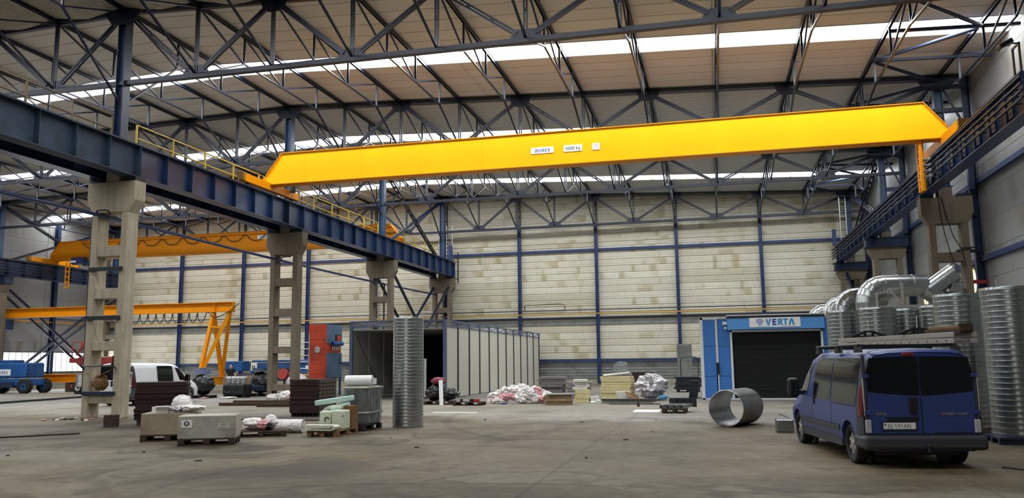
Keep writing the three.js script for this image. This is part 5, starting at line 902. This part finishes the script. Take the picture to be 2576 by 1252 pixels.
// ---------------------------------------------------------------- middle: rubbish, pallets, insulation
{
  const t = thing('rubbish_heap', 'big heap of white and pink plastic bags beside the panel booth', 'rubbish', [-8.1, 0, -34.3]); t.userData.kind = 'stuff';
  const cols = [[], [], []]; for (let i = 0; i < 110; i++) { const a = rr(0, 6.28), q = Math.sqrt(rnd()), x = Math.cos(a) * q * 1.6, z = Math.sin(a) * q * .8, h = .66 * (1 - q * q * .85) * rr(.75, 1.05); const r = rr(.13, .26); const g = crumple(r, r * rr(.5, .9), r, 500 + i * 7, .75, 3); g.rotateY(rr(0, 6)); g.translate(x, Math.max(r * .45, h), z); cols[rnd() < .72 ? 0 : rnd() < .6 ? 1 : 2].push(g); }
  obj('white_bags', cols[0], M.bag, t); obj('pink_bags', cols[1], M.bagPink, t); obj('grey_bags', cols[2], M.bagSilver, t); obj('core', crumple(1.55, .55, .75, 77, .2), M.bag, t);
  tag(obj('blue_scrap', rb(.24, .06, .14, .02, -8.55, .03, -33.2), M.liftBlue), 'small blue scrap at the foot of the rubbish heap', 'scrap');
  pallet('dark pallet with small bricks in front of the panel booth', -9.85, -32.5, 0, M.woodDark); pallet('dark pallet under the black bags before the booth opening', -11.35, -33.2, 0, M.woodDark);
  for (const [x, m, w, l] of [[-10.15, M.dark, .1, 'small dark lump on the dark pallet'], [-9.72, M.brown, .16, 'flat brown offcut on the dark pallet'], [-9.5, M.red, .22, 'reddish brick at the right end of dark pallet']]) tag(obj('brick', rb(w, .11, .12, .01, x, .2, -32.4), m), l, 'brick');
  const b = thing('black_bags', 'heap of black bags on a pallet before the booth opening', 'bags', [-11.4, .145, -33.25]); crumpled(.5, .34, .34, 31, M.blackFilm, -.12, .3, 0, b, 'bag', .35); crumpled(.55, .26, .3, 32, M.blackFilm, .35, .22, .05, b, 'bag', .35); crumpled(.26, .2, .26, 34, M.bagSilver, .5, .28, -.12, b, 'grey_bag', .25);
  const rd = thing('red_bag', 'wine red bag on top of the black bags', 'bag', [-11.45, .78, -33.3]); crumpled(.34, .17, .26, 33, M.bagWine, 0, .1, 0, rd, 'bag_body', .3);
  const st = tag(obj('white_strip', rb(.17, 1.05, .03, .005), M.white), 'narrow white strip leaning against the black bags', 'strip'); st.position.set(-11.1, .5, -32.6); st.rotation.set(-.2, 0, .1);
  tag(obj('paper_scrap', rb(1.6, .012, .3, .004, -8.9, .006, -27.6), M.white), 'torn strip of white paper on the floor before the booth', 'paper');
}
function slabStack(label, x, z, turn, w, d, n, th, m, jag = .03, cat = 'boards', y0 = 0) { const t = thing('slab_stack', label, cat, [x, y0, z], turn); for (let i = 0; i < n; i++) obj('slab', rb(w, th * .95, d, .012, rr(-jag, jag), th * (i + .5), rr(-jag, jag)), m, t); return t; }
{
  slabStack('low stack of brown-edged boards with grey top beside rubbish heap', -6.25, -33.1, .25, 1.1, .7, 3, .13, M.cardPale, .05); { const o = tag(obj('grey_top_board', rb(1.15, .05, .75, .01, 0, 0, 0), M.greyBoard), 'grey board lying on the low brown-edged stack', 'board'); o.position.set(-6.15, .42, -33.1); o.rotation.y = .3; }
  slabStack('tall stack of grey boards behind the insulation offcuts', -7.75, -39.9, 0, 1.25, .9, 8, .125, M.greyBoard, .12);
  slabStack('tottering narrow stack of yellow and white insulation offcuts', -5.55, -34.9, .1, .62, .6, 7, .075, M.foamY, .02, 'insulation'); slabStack('uneven cream offcuts on top of the narrow insulation stack', -5.6, -34.95, .2, .6, .55, 4, .11, M.foamW, .09, 'insulation', .53);
  for (const [x, y, z, l, w, lab] of [[-5.05, .14, -34.9, .4, .22, 'upright white foam offcut beside narrow insulation stack'], [-4.75, .06, -34.45, .75, .1, 'flat white foam offcut lying before the insulation stacks']]) { const o = tag(obj('foam_offcut', rb(l, w, .3, .01), M.foamW), lab, 'insulation'); o.position.set(x, y, z); o.rotation.set(0, .4, .1); }
  slabStack('large yellow insulation board stack with dark side', -4.35, -37.6, -.1, 1.35, 1.0, 8, .125, M.foamY, .025, 'insulation', .04);
  slabStack('grey and brown mixed board stack between the insulation stacks', -6.4, -39.2, .1, 1.1, .8, 5, .15, M.greyBoard, .08);
  { const o = tag(obj('white_sheet', rb(1.2, .03, .8, .01), M.foamW), 'tilted white sheet on top of yellow insulation stack', 'sheet'); o.position.set(-4.4, 1.14, -37.6); o.rotation.set(.05, .2, .09); const q = thing('plastic_lump', 'crumpled grey plastic on top of yellow insulation stack', 'plastic film', [-4.2, 1.2, -37.8]); crumpled(.35, .24, .25, 61, M.film2, 0, .14, 0, q, 'lump', .5); }
  slabStack('two small white offcuts in front of the yellow insulation', -3.95, -36.5, .2, .62, .4, 3, .13, M.foamW, .06, 'insulation', .02); { const o = tag(obj('carton_flap', rb(.6, .03, .5, .01), M.card), 'bent brown carton sheet leaning before the foil bag', 'carton'); o.position.set(-3.55, .2, -36.1); o.rotation.set(.5, .3, -.5); }
  const f = thing('foil_bag', 'large crumpled silver and blue printed film heap right of insulation', 'plastic film', [-2.75, 0, -36.6]); crumpled(.75, .5, .45, 71, M.bagSilver, 0, .3, 0, f, 'film', .6); crumpled(.22, .1, .14, 72, M.bagBlue, .5, .14, .3, f, 'blue_print', .3); crumpled(.16, .08, .12, 73, M.bagBlue, -.42, .55, .1, f, 'blue_print', .3); crumpled(.22, .2, .2, 74, M.film2, .05, .55, .15, f, 'clear_fold', .4);
  tag(obj('dark_cover', crumple(.55, .2, .4, 75, .25), M.brown), 'dark brown cover draped behind the silver film heap', 'cover').position.set(-3.1, .72, -37.9);
  slabStack('long white panels with dark edges lying on the floor', -3.7, -33.85, 0, 2.5, .5, 2, .07, M.foamW, .2, 'panels'); tag(obj('steel_sheet', rb(2.4, .05, .4, .008, -3.4, .165, -33.85), M.dark), 'long dark panel on the white panels on the floor', 'panel'); tag(obj('steel_sheet', rb(2.0, .03, .4, .008, -3.2, .015, -33.3), M.dark), 'long dark strip on the floor before the white panels', 'panel');
  const cr = thing('wooden_crate', 'reddish brown wooden crate near the back wall', 'crate', [-4.45, 0, -52]); for (let i = 0; i < 4; i++) obj('board', rb(1.25, .2, .7, .01, 0, .28 + i * .21, 0), M.brown, cr); obj('foot', [bx(.14, .18, .7, -.5, .09, 0), bx(.14, .18, .7, .5, .09, 0)], M.woodDark, cr); obj('stencil', bx(.3, .3, .01, 0, .6, .356), M.cardPale, cr);
  for (const [i, [x, z, lab]] of [[-3.6, -51.4, 'broken pallet lying beside the reddish crate'], [-1.5, -46.1, 'pallet under the black sheet pile beside the blue booth']].entries()) pallet(lab, x, z, .1, M.woodDark);
  boardStack('pile of black sheets on a pallet left of the blue booth', -1.5, -46.1, .1, 1.35, .8, 9, .075, M.dark, .15, .09);
  tag(obj('white_board', rb(.9, .02, 1.3, .005, -2.35, .01, -28.8), M.white), 'thin white board on the floor under the steel profiles pallet', 'board');
  pallet('narrow wooden pallet under the grey steel profiles', -1.38, -28.3, Math.PI / 2, M.woodDark);
  for (let i = 0; i < 4; i++) { const t = thing('steel_profile', `grey square steel profile with foot plate, ${['leftmost', 'second from left', 'third from left', 'rightmost'][i]} of four`, 'steel profile', [-1.72 + i * .22, .145, -28.0], -.25); obj('tube', bx(.1, .12, 1.25, 0, .07, -.3), M.greySheet, t); obj('end_opening', bx(.08, .1, .004, 0, .07, .327), M.black, t); obj('foot_plate', bx(.26, .3, .03, .02, .15, -.95), M.dark, t); }
  tag(obj('bolt_stub', cyl(.05, .16, -2.9, .08, -31.6, 12), M.woodDark), 'small dark stub standing on the empty floor', 'stub');
  for (const [x, z, l, r, w, lab] of [[-19.2, -31.9, 3.4, .1, .12, 'longer dark timber beam on the floor near second column'], [-17.8, -31.0, 1.6, .1, .12, 'shorter dark timber beam in front of the longer one'], [-19.5, -34.0, 4.2, .05, .08, 'thin dark batten on the floor behind the timber beams']]) { const o = tag(obj('timber', rb(l, .13, w, .01), M.woodDark), lab, 'timber'); o.position.set(x, .065, z); o.rotation.y = r; }
  const m = thing('wrapped_rubbish', 'white and red printed bags at foot of second concrete column', 'bags', [-19.9, 0, -35.6]); crumpled(.45, .25, .3, 41, M.bag, 0, .2, 0, m, 'bag', .4); crumpled(.3, .2, .25, 42, M.bagPink, .5, .16, .1, m, 'bag', .4); crumpled(.3, .18, .25, 43, M.bag, -.6, .14, .1, m, 'bag', .4);
  // things stuffed into the nearest column
  const k = thing('crushed_carton', 'crushed brown carton lying on the shelf inside nearest column', 'carton', [XC, .9, FZ[0] + .05]); crumpled(.29, .3, .2, 51, M.card, -.14, .28, .05, k, 'carton', .35); { const o = obj('flap', bx(.5, .02, .3), M.cardPale, k); o.position.set(.05, .62, .1); o.rotation.set(.3, 0, .4); }
  tag(obj('dark_bottle', [cyl(.07, .5, XC + .32, 1.6, FZ[0] + .1, 12), cyl(.04, .3, XC + .32, 1.95, FZ[0] + .1, 12)], M.black), 'tall dark green-black tube standing inside nearest column', 'tube');
  for (let i = 0; i < 16; i++) { const x = -20.9 + rr(-.6, 1.6), z = -23.6 + rr(-.2, .9); tag(obj('litter', crumple(rr(.04, .12), .03, rr(.04, .1), 600 + i, .5, 2), [M.bag, M.cardPale, M.bagPink, M.woodDark][i % 4]), 'small scrap of litter on the floor at nearest column foot', 'litter', 'litter around the nearest column').position.set(x, .025, z); }
  for (let i = 0; i < 22; i++) { const x = rr(-14, 3), z = rr(-26, -9); tag(obj('debris_chip', crumple(rr(.02, .09), .014, rr(.02, .05), 700 + i, .5, 1), [M.woodDark, M.cardPale, M.dark][i % 3]), 'small dark chip of debris on the open floor', 'debris', 'debris chips on the open floor').position.set(x, .012, z); }
  tag(obj('thin_stick', rod(V(-17.5, .02, -17), V(-16.2, .02, -18.4), .02), M.woodDark), 'thin dark stick on the floor at far left', 'stick');
  tag(obj('steel_strip', bar(V(1.9, .01, -27.5), V(2.4, .01, -20.0), .05, .02), M.dark), 'thin dark strip on the floor running to the blue booth door', 'strip'); tag(obj('metal_box', rb(.4, .3, .5, .03, 1.55, .15, -21.0), M.galvDull), 'small grey metal box on the floor in front of the blue van', 'box');
}
// ---------------------------------------------------------------- behind the white van: wrapped goods, person
{
  for (const [i, [x, z, lab]] of [[-26.9, -39.3, 'dark pallet with film-wrapped goods right behind the white van bonnet'], [-25.2, -39.9, 'dark pallet under the shiny metal vessels'], [-24.8, -41.6, 'dark pallet under the third black wrapped load']].entries()) pallet(lab, x, z, .1, M.woodBlack);
  const a = thing('wrapped_load', 'black film-wrapped load behind white van bonnet', 'load', [-26.9, .145, -39.3]); crumpled(.66, .55, .5, 81, M.blackFilm, 0, .5, 0, a, 'wrapped_goods', .18);
  const b = thing('wrapped_load', 'black wrapped load with shiny metal vessels on top', 'load', [-25.2, .145, -39.9]); obj('lower_wrap', rb(1.3, .56, .85, .08, 0, .28, 0), M.blackFilm, b); for (let i = 0; i < 4; i++) obj('metal_vessel', new THREE.LatheGeometry([[0, 0], [.15, 0], [.15, .3], [.16, .32], [.15, .34], [.15, .4], [.1, .42], [0, .42]].map(p => new THREE.Vector2(...p)), 18).translate(-.47 + i * .31, .54, .12), M.chrome, b); obj('film', rb(1.32, .5, .9, .12, 0, .75, 0), M.film2, b);
  const c = thing('wrapped_load', 'black film-wrapped load with grey round lid on top', 'load', [-24.8, .145, -41.6]); crumpled(.72, .62, .52, 83, M.blackFilm, 0, .55, 0, c, 'wrapped_goods', .2); obj('plastic_crate', rb(1.2, .3, .7, .04, -.1, .3, .2), M.navy, c);
  tag(obj('round_lid', [cyl(.44, .16, 0, 0, 0, 24), cyl(.46, .04, 0, .1, 0, 24)], M.slate), 'grey-blue round lid on the third wrapped load', 'lid').position.set(-24.85, 1.44, -41.55);
  tag(obj('round_lid', [cyl(.45, .26, 0, 0, 0, 24, .4), cyl(.2, .1, 0, .16, 0, 20)], M.boothFrame), 'light blue round lid on the wrapped load behind white van', 'lid').position.set(-27.1, 1.4, -39.5);
  { const t = thing('cable_reel', 'red round reel on a dark stand left of second concrete column', 'reel', [-23.5, 0, -41.7]); obj('reel', cyl(.3, .2, 0, 0, 0, 20).rotateX(1.4).translate(0, 1.2, 0), M.red, t); obj('stand', [bx(.5, .06, .5, 0, .03, 0), bx(.08, 1.1, .08, 0, .6, -.14), bx(.08, .08, .2, 0, 1.18, -.06)], M.dark, t); }
  for (const [x, z, w, h, lab] of [[-23.4, -44.2, 1.6, 1.25, 'brown cardboard boxes behind second concrete column, left'], [-21.9, -43.6, .8, 1.35, 'brown cardboard boxes behind second concrete column, right']]) { const t = thing('carton_stack', lab, 'boxes', [x, 0, z]); for (let i = 0; i < 3; i++) obj('carton', rb(w, h / 3 - .01, .8, .01, rr(-.02, .02), h / 3 * (i + .5), 0), M.card, t); }
  tag(obj('wrapped_bale', crumple(.62, .42, .4, 85, .15), M.bag), 'pale wrapped bale behind the second concrete column', 'bale').position.set(-22.0, .83, -40.6);
  tag(obj('low_table', [bx(1.3, .05, .8, -22.0, .35, -40.6), bx(.06, .34, .7, -22.5, .17, -40.6), bx(.06, .34, .7, -21.5, .17, -40.6)], M.woodDark), 'low dark stand under the pale wrapped bale', 'stand');
  const li = tag(obj('red_scrap', crumple(.25, .05, .15, 87, .5, 2), M.bagPink), 'pink scrap on the floor before the wrapped loads', 'scrap'); li.position.set(-26.2, .04, -38.4); tag(obj('white_scrap', crumple(.5, .06, .25, 88, .5, 2), M.bag), 'white film scrap on the floor before the shiny vessels', 'scrap').position.set(-24.9, .05, -38.6);
}
// person: one continuous body, clothes and hair as children
{
  const P = thing('person', 'person in a black T-shirt standing by the ochre sill beam', 'person', [-32.4, 0, -50.4], .5);
  const J = { head: [0, 1.63, 0.02], neck: [0, 1.46, -.01], chest: [0, 1.28, 0], belly: [0, 1.05, .01], hip: [0, .92, 0], shL: [-.2, 1.4, 0], shR: [.2, 1.4, 0], elL: [-.27, 1.13, .02], elR: [.29, 1.16, .1], wrL: [-.26, .9, .1], wrR: [.34, 1.0, .34], kL: [-.1, .5, .03], kR: [.11, .5, .01], aL: [-.11, .08, 0], aR: [.12, .08, -.02], tL: [-.12, .04, .14], tR: [.13, .04, .12] };
  const cap = (p, a, b, ra, rb2) => { const ax = a[0], ay = a[1], az = a[2], dx = b[0] - ax, dy = b[1] - ay, dz = b[2] - az; const t = cl(((p[0] - ax) * dx + (p[1] - ay) * dy + (p[2] - az) * dz) / (dx * dx + dy * dy + dz * dz)); return Math.hypot(p[0] - ax - dx * t, p[1] - ay - dy * t, p[2] - az - dz * t) - (ra + (rb2 - ra) * t); };
  const smin = (a, b, k) => { const h = Math.max(k - Math.abs(a - b), 0) / k; return Math.min(a, b) - h * h * k / 4; };
  function march(bones, k, res, c, half) {
    const mc = new MarchingCubes(res, M.skin, false, false, 200000); mc.isolation = 0; const f = mc.field, n = res;
    for (let z = 0; z < n; z++) for (let y = 0; y < n; y++) for (let x = 0; x < n; x++) { const p = [c[0] + (x / (n / 2) - 1) * half, c[1] + (y / (n / 2) - 1) * half, c[2] + (z / (n / 2) - 1) * half]; let d = 9; for (const [a, b, ra, r2, ell] of bones) { let q = p; if (ell) { q = [p[0] - a[0], p[1] - a[1], p[2] - a[2]]; const e = Math.hypot(q[0] / ell[0], q[1] / ell[1], q[2] / ell[2]); d = smin(d, (e - 1) * Math.min(...ell), k); } else d = smin(d, cap(p, a, b, ra, r2), k); } f[x + y * n + z * n * n] = -d; }
    mc.update(); const cnt = mc.count, pos = mc.positionArray.slice(0, cnt * 3), nor = mc.normalArray.slice(0, cnt * 3);
    for (let i = 0; i < cnt; i++) { pos[3 * i] = c[0] + pos[3 * i] * half; pos[3 * i + 1] = c[1] + pos[3 * i + 1] * half; pos[3 * i + 2] = c[2] + pos[3 * i + 2] * half; }
    const g = new THREE.BufferGeometry(); g.setAttribute('position', new THREE.BufferAttribute(new Float32Array(pos), 3)); g.setAttribute('normal', new THREE.BufferAttribute(new Float32Array(nor), 3)); g.computeVertexNormals(); return g;
  }
  const E3 = [0, 0, 0];
  const bodyB = [[J.neck, J.chest, .06, .13], [J.chest, J.belly, .15, .15], [J.belly, J.hip, .15, .15], [J.shL, J.shR, .075, .075], [J.shL, J.elL, .06, .045], [J.elL, J.wrL, .045, .032], [J.shR, J.elR, .06, .045], [J.elR, J.wrR, .045, .032], [[-.09, .9, 0], J.kL, .09, .065], [J.kL, J.aL, .065, .045], [[.1, .9, 0], J.kR, .09, .065], [J.kR, J.aR, .065, .045], [J.aL, J.tL, .045, .04], [J.aR, J.tR, .045, .04], [J.head, J.neck, .05, .055]];
  const body = march(bodyB, .06, 88, [0, .85, .08], .92);
  const hand = (w, dir, s) => { const out = [[w, [w[0] + dir[0] * .08, w[1] + dir[1] * .08, w[2] + dir[2] * .08], .03, .035]]; for (let i = 0; i < 4; i++) { const o = (i - 1.5) * .021, b = [w[0] + dir[0] * .08 + o * s[0], w[1] + dir[1] * .08 + o * s[1], w[2] + dir[2] * .08 + o * s[2]], L = [.07, .08, .075, .06][i]; const e = [b[0] + dir[0] * L, b[1] + dir[1] * L - .02, b[2] + dir[2] * L]; out.push([b, e, .0095, .008]); } out.push([[w[0] + s[0] * .03 + dir[0] * .02, w[1] + s[1] * .03 + dir[1] * .02, w[2] + s[2] * .03 + dir[2] * .02], [w[0] + s[0] * .06 + dir[0] * .07, w[1] + s[1] * .06 + dir[1] * .07, w[2] + s[2] * .06 + dir[2] * .07], .011, .009]); return out; };
  const hL = march(hand(J.wrL, [0, -1, .1], [0, 0, 1]), .012, 60, [J.wrL[0], J.wrL[1] - .07, J.wrL[2]], .14), hR = march(hand(J.wrR, [.1, -.2, .97], [1, 0, 0]), .012, 60, [J.wrR[0], J.wrR[1], J.wrR[2] + .08], .16);
  const hc = J.head, headB = [[[hc[0], hc[1] + .03, hc[2] - .01], null, 0, 0, [.082, .105, .1]], [[hc[0], hc[1] - .05, hc[2] + .03], null, 0, 0, [.06, .075, .07]], [[hc[0], hc[1] + .02, hc[2] + .09], [hc[0], hc[1] - .025, hc[2] + .112], .012, .016], [[hc[0] - .08, hc[1], hc[2] - .005], [hc[0] - .085, hc[1] - .035, hc[2]], .014, .01], [[hc[0] + .08, hc[1], hc[2] - .005], [hc[0] + .085, hc[1] - .035, hc[2]], .014, .01], [[hc[0] - .03, hc[1] - .07, hc[2] + .09], [hc[0] + .03, hc[1] - .07, hc[2] + .09], .012, .012]];
  const head = march(headB, .025, 60, hc, .2);
  const bm = obj('body', [body, hL, hR, head], M.skin, P);
  obj('eyes', [-1, 1].map(s => new THREE.SphereGeometry(.011, 8, 6).translate(hc[0] + s * .032, hc[1] + .015, hc[2] + .088)), M.dark, P);
  obj('hair', march([[[hc[0], hc[1] + .045, hc[2] - .022], null, 0, 0, [.085, .1, .1]]], .02, 40, [hc[0], hc[1] + .05, hc[2] - .02], .16), M.hair, P);
  obj('t_shirt', march([[J.neck, J.chest, .065, .15], [J.chest, J.belly, .168, .17], [J.belly, J.hip, .17, .168], [J.shL, J.shR, .09, .09], [J.shL, [J.elL[0] + .015, J.elL[1] + .08, J.elL[2]], .08, .075], [J.shR, [J.elR[0] - .015, J.elR[1] + .08, J.elR[2] - .03], .08, .075]], .06, 72, [0, 1.15, .05], .48), M.shirt, P);
  obj('trousers', march([[[0, .95, 0], [0, .9, 0], .16, .16], [[-.09, .88, 0], J.kL, .11, .085], [J.kL, J.aL, .085, .07], [[.1, .88, 0], J.kR, .11, .085], [J.kR, J.aR, .085, .07]], .05, 72, [0, .55, 0], .6), M.shirt, P);
  obj('shoes', [J.tL, J.tR].map(p => rb(.1, .08, .27, .035, p[0], .04, p[2] - .06)), M.black, P);
}
// ---------------------------------------------------------------- lifting platforms at the left
function bigWheel(t, x, y, z, r, w, rim) { const g = new THREE.Group(); g.name = 'wheel'; g.position.set(x, y, z); t.add(g); obj('tyre', [new THREE.LatheGeometry([[r * .5, -w / 2], [r * .92, -w / 2], [r, -w / 2 + .04], [r, w / 2 - .04], [r * .92, w / 2], [r * .5, w / 2]].map(p => new THREE.Vector2(...p)), 28).rotateX(Math.PI / 2), ...Array.from({ length: 16 }, (_, i) => bx(.07, .05, w * .46, 0, r - .005, w * .25 * (i % 2 ? 1 : -1)).rotateZ(i / 16 * 6.2832))], M.rubber, g); obj('rim', cyl(r * .52, w * .8, 0, 0, 0, 20).rotateX(Math.PI / 2), rim, g); obj('hub', cyl(r * .2, w * 1.02, 0, 0, 0, 14).rotateX(Math.PI / 2), M.dark, g); }
{
  const t = thing('boom_lift', 'big blue boom lift cut by the left image edge', 'lift', [-46.3, 0, -46.6], .08);
  obj('chassis', rb(3.6, .45, 1.7, .05, -.4, .75, 0), M.liftBlue, t); obj('turret', [rb(3.4, 1.0, 1.8, .12, -.4, 1.55, 0), rb(1.5, .3, 1.5, .08, -.9, 2.1, 0)], M.liftBlue, t); obj('axle_box', rb(1.6, .4, 1.9, .04, -.3, .6, .1), M.navy, t);
  for (const [x, z] of [[1.2, .75], [1.25, -1.0], [-2.0, .75], [-2.0, -1.0]]) bigWheel(t, x, .48, z, .48, .4, M.liftBlue);
  plate('name_board', 1.3, .4, .02, signBurex, t, -.45, 1.42, .92); obj('guard_rail', [rod(V(1.35, 1.0, .7), V(1.35, 2.0, .7), .02), rod(V(1.9, 1.0, .7), V(1.9, 1.85, .7), .02), rod(V(1.35, 1.85, .7), V(2.0, 1.85, .7), .02), rod(V(1.35, 1.3, .7), V(1.9, 1.3, .7), .02)], M.dark, t);
  const r = thing('boom_lift', 'red telescopic lift with grey engine cover behind nearest column', 'lift', [-40.0, 0, -45.6], .05);
  obj('engine_cover', rb(1.9, .85, 1.2, .03, .95, .85, .25), M.greySheet, r); for (let i = 0; i < 7; i++) obj('vent_slat', bx(1.1, .05, .03, .75, .56 + i * .1, .86), M.white, r); obj('boom', [rb(2.8, .5, .5, .03, .9, 2.1, -.1), rb(1.0, .3, .35, .02, -.7, 2.15, -.1)], M.liftRed, r); obj('rear_cover', rb(1.2, .6, .9, .05, 1.2, 1.55, -.3), M.brown, r);
  obj('basket', [bar(V(-.75, 2.5, 0), V(-.1, 3.3, 0), .08), rod(V(-.75, 2.45, .4), V(-.75, 3.35, .4), .03), rod(V(.55, 2.45, .4), V(.55, 3.35, .4), .03), rod(V(1.3, 2.45, .4), V(1.3, 3.35, .4), .03), rod(V(-.75, 3.35, .4), V(1.6, 3.35, .4), .03), rod(V(-.75, 2.9, .4), V(1.6, 2.9, .4), .03), rb(.4, .35, .3, .05, .05, 3.15, .3), rb(.25, .5, .3, .05, 1.1, 3.1, .3)], M.liftRed, r); obj('control_cable', tube([[.1, 3.0, .45], [.0, 2.7, .48], [.1, 2.45, .48], [.3, 2.35, .45]], .02, 20), M.black, r); obj('frame', [rb(2.6, .25, .9, .03, .6, .5, 0), bx(.2, .9, .2, .1, 1.1, .2)], M.liftRed, r);
  bigWheel(r, 0, .42, .5, .42, .3, M.white); bigWheel(r, 2.2, .42, .5, .42, .3, M.white); bigWheel(r, 0, .42, -.8, .42, .3, M.white);
  const y = thing('yellow_beam', 'ochre steel channel beam resting on timbers between the two lifts', 'beam', [-44.4, 0, -49.2], .05); obj('channel', [bx(4.6, .5, .05, 0, .95, 0), bx(4.7, .05, .3, 0, 1.22, .1), bx(4.4, .05, .3, 0, .7, .1)], M.ochre, y); obj('timber_support', [bx(.3, .66, .5, 0, .33, 0), bx(.3, .66, .5, 1.4, .33, 0)], M.woodDark, y);
  const b = thing('boom_lift', 'blue boom lift parked along the back wall behind second column', 'lift', [-32.2, 0, -57.3]);
  obj('boom', [rb(4.2, .16, .2, .02, -.6, 2.0, 0), rb(3.8, .18, .22, .02, -.4, 1.6, .1), bar(V(-2.6, 2.0, 0), V(-2.75, 1.1, 0), .3, .2), bar(V(-2.1, 1.85, .05), V(-1.8, 1.15, .05), .08)], M.liftBlue, b); obj('engine_body', [rb(1.9, .95, 1.2, .06, 2.4, 1.55, 0), rb(.8, .14, .8, .03, 2.3, 2.06, 0)], M.liftBlue, b); plate('name_board', .95, .28, .02, signBurex, b, 2.6, 1.5, .612); obj('chassis', rb(4.2, .4, 1.3, .05, .6, .75, 0), M.navy, b); for (const x of [-1, 2.3]) bigWheel(b, x, .42, .55, .42, .3, M.liftBlue); obj('hydraulics', Array.from({ length: 5 }, (_, i) => cyl(.09, .3, -.2 + i * .25, 1.3, .2, 10)), M.dark, b);
  const b2 = thing('boom_lift', 'blue lift cab with white control box behind the person', 'lift', [-35.6, 0, -57.0]); obj('body', rb(1.7, .75, 1.1, .06, -.6, 1.65, 0), M.liftBlue, b2); obj('chassis', rb(2.4, .7, 1.2, .05, 0, .7, 0), M.navy, b2); obj('control_box', rb(.5, .62, .12, .03, 1.15, 1.6, .3), M.white, b2); obj('control_marks', [bx(.08, .22, .01, 1.08, 1.6, .365), bx(.08, .22, .01, 1.24, 1.56, .365)], M.black, b2); obj('arm', [bar(V(.2, 1.9, .1), V(1.1, 1.95, .2), .07), rod(V(1.1, .3, .3), V(1.1, 1.4, .3), .04)], M.dark, b2); for (const x of [-.7, .9]) bigWheel(b2, x, .42, .5, .42, .3, M.liftBlue);
}
renderer.render(scene, camera);
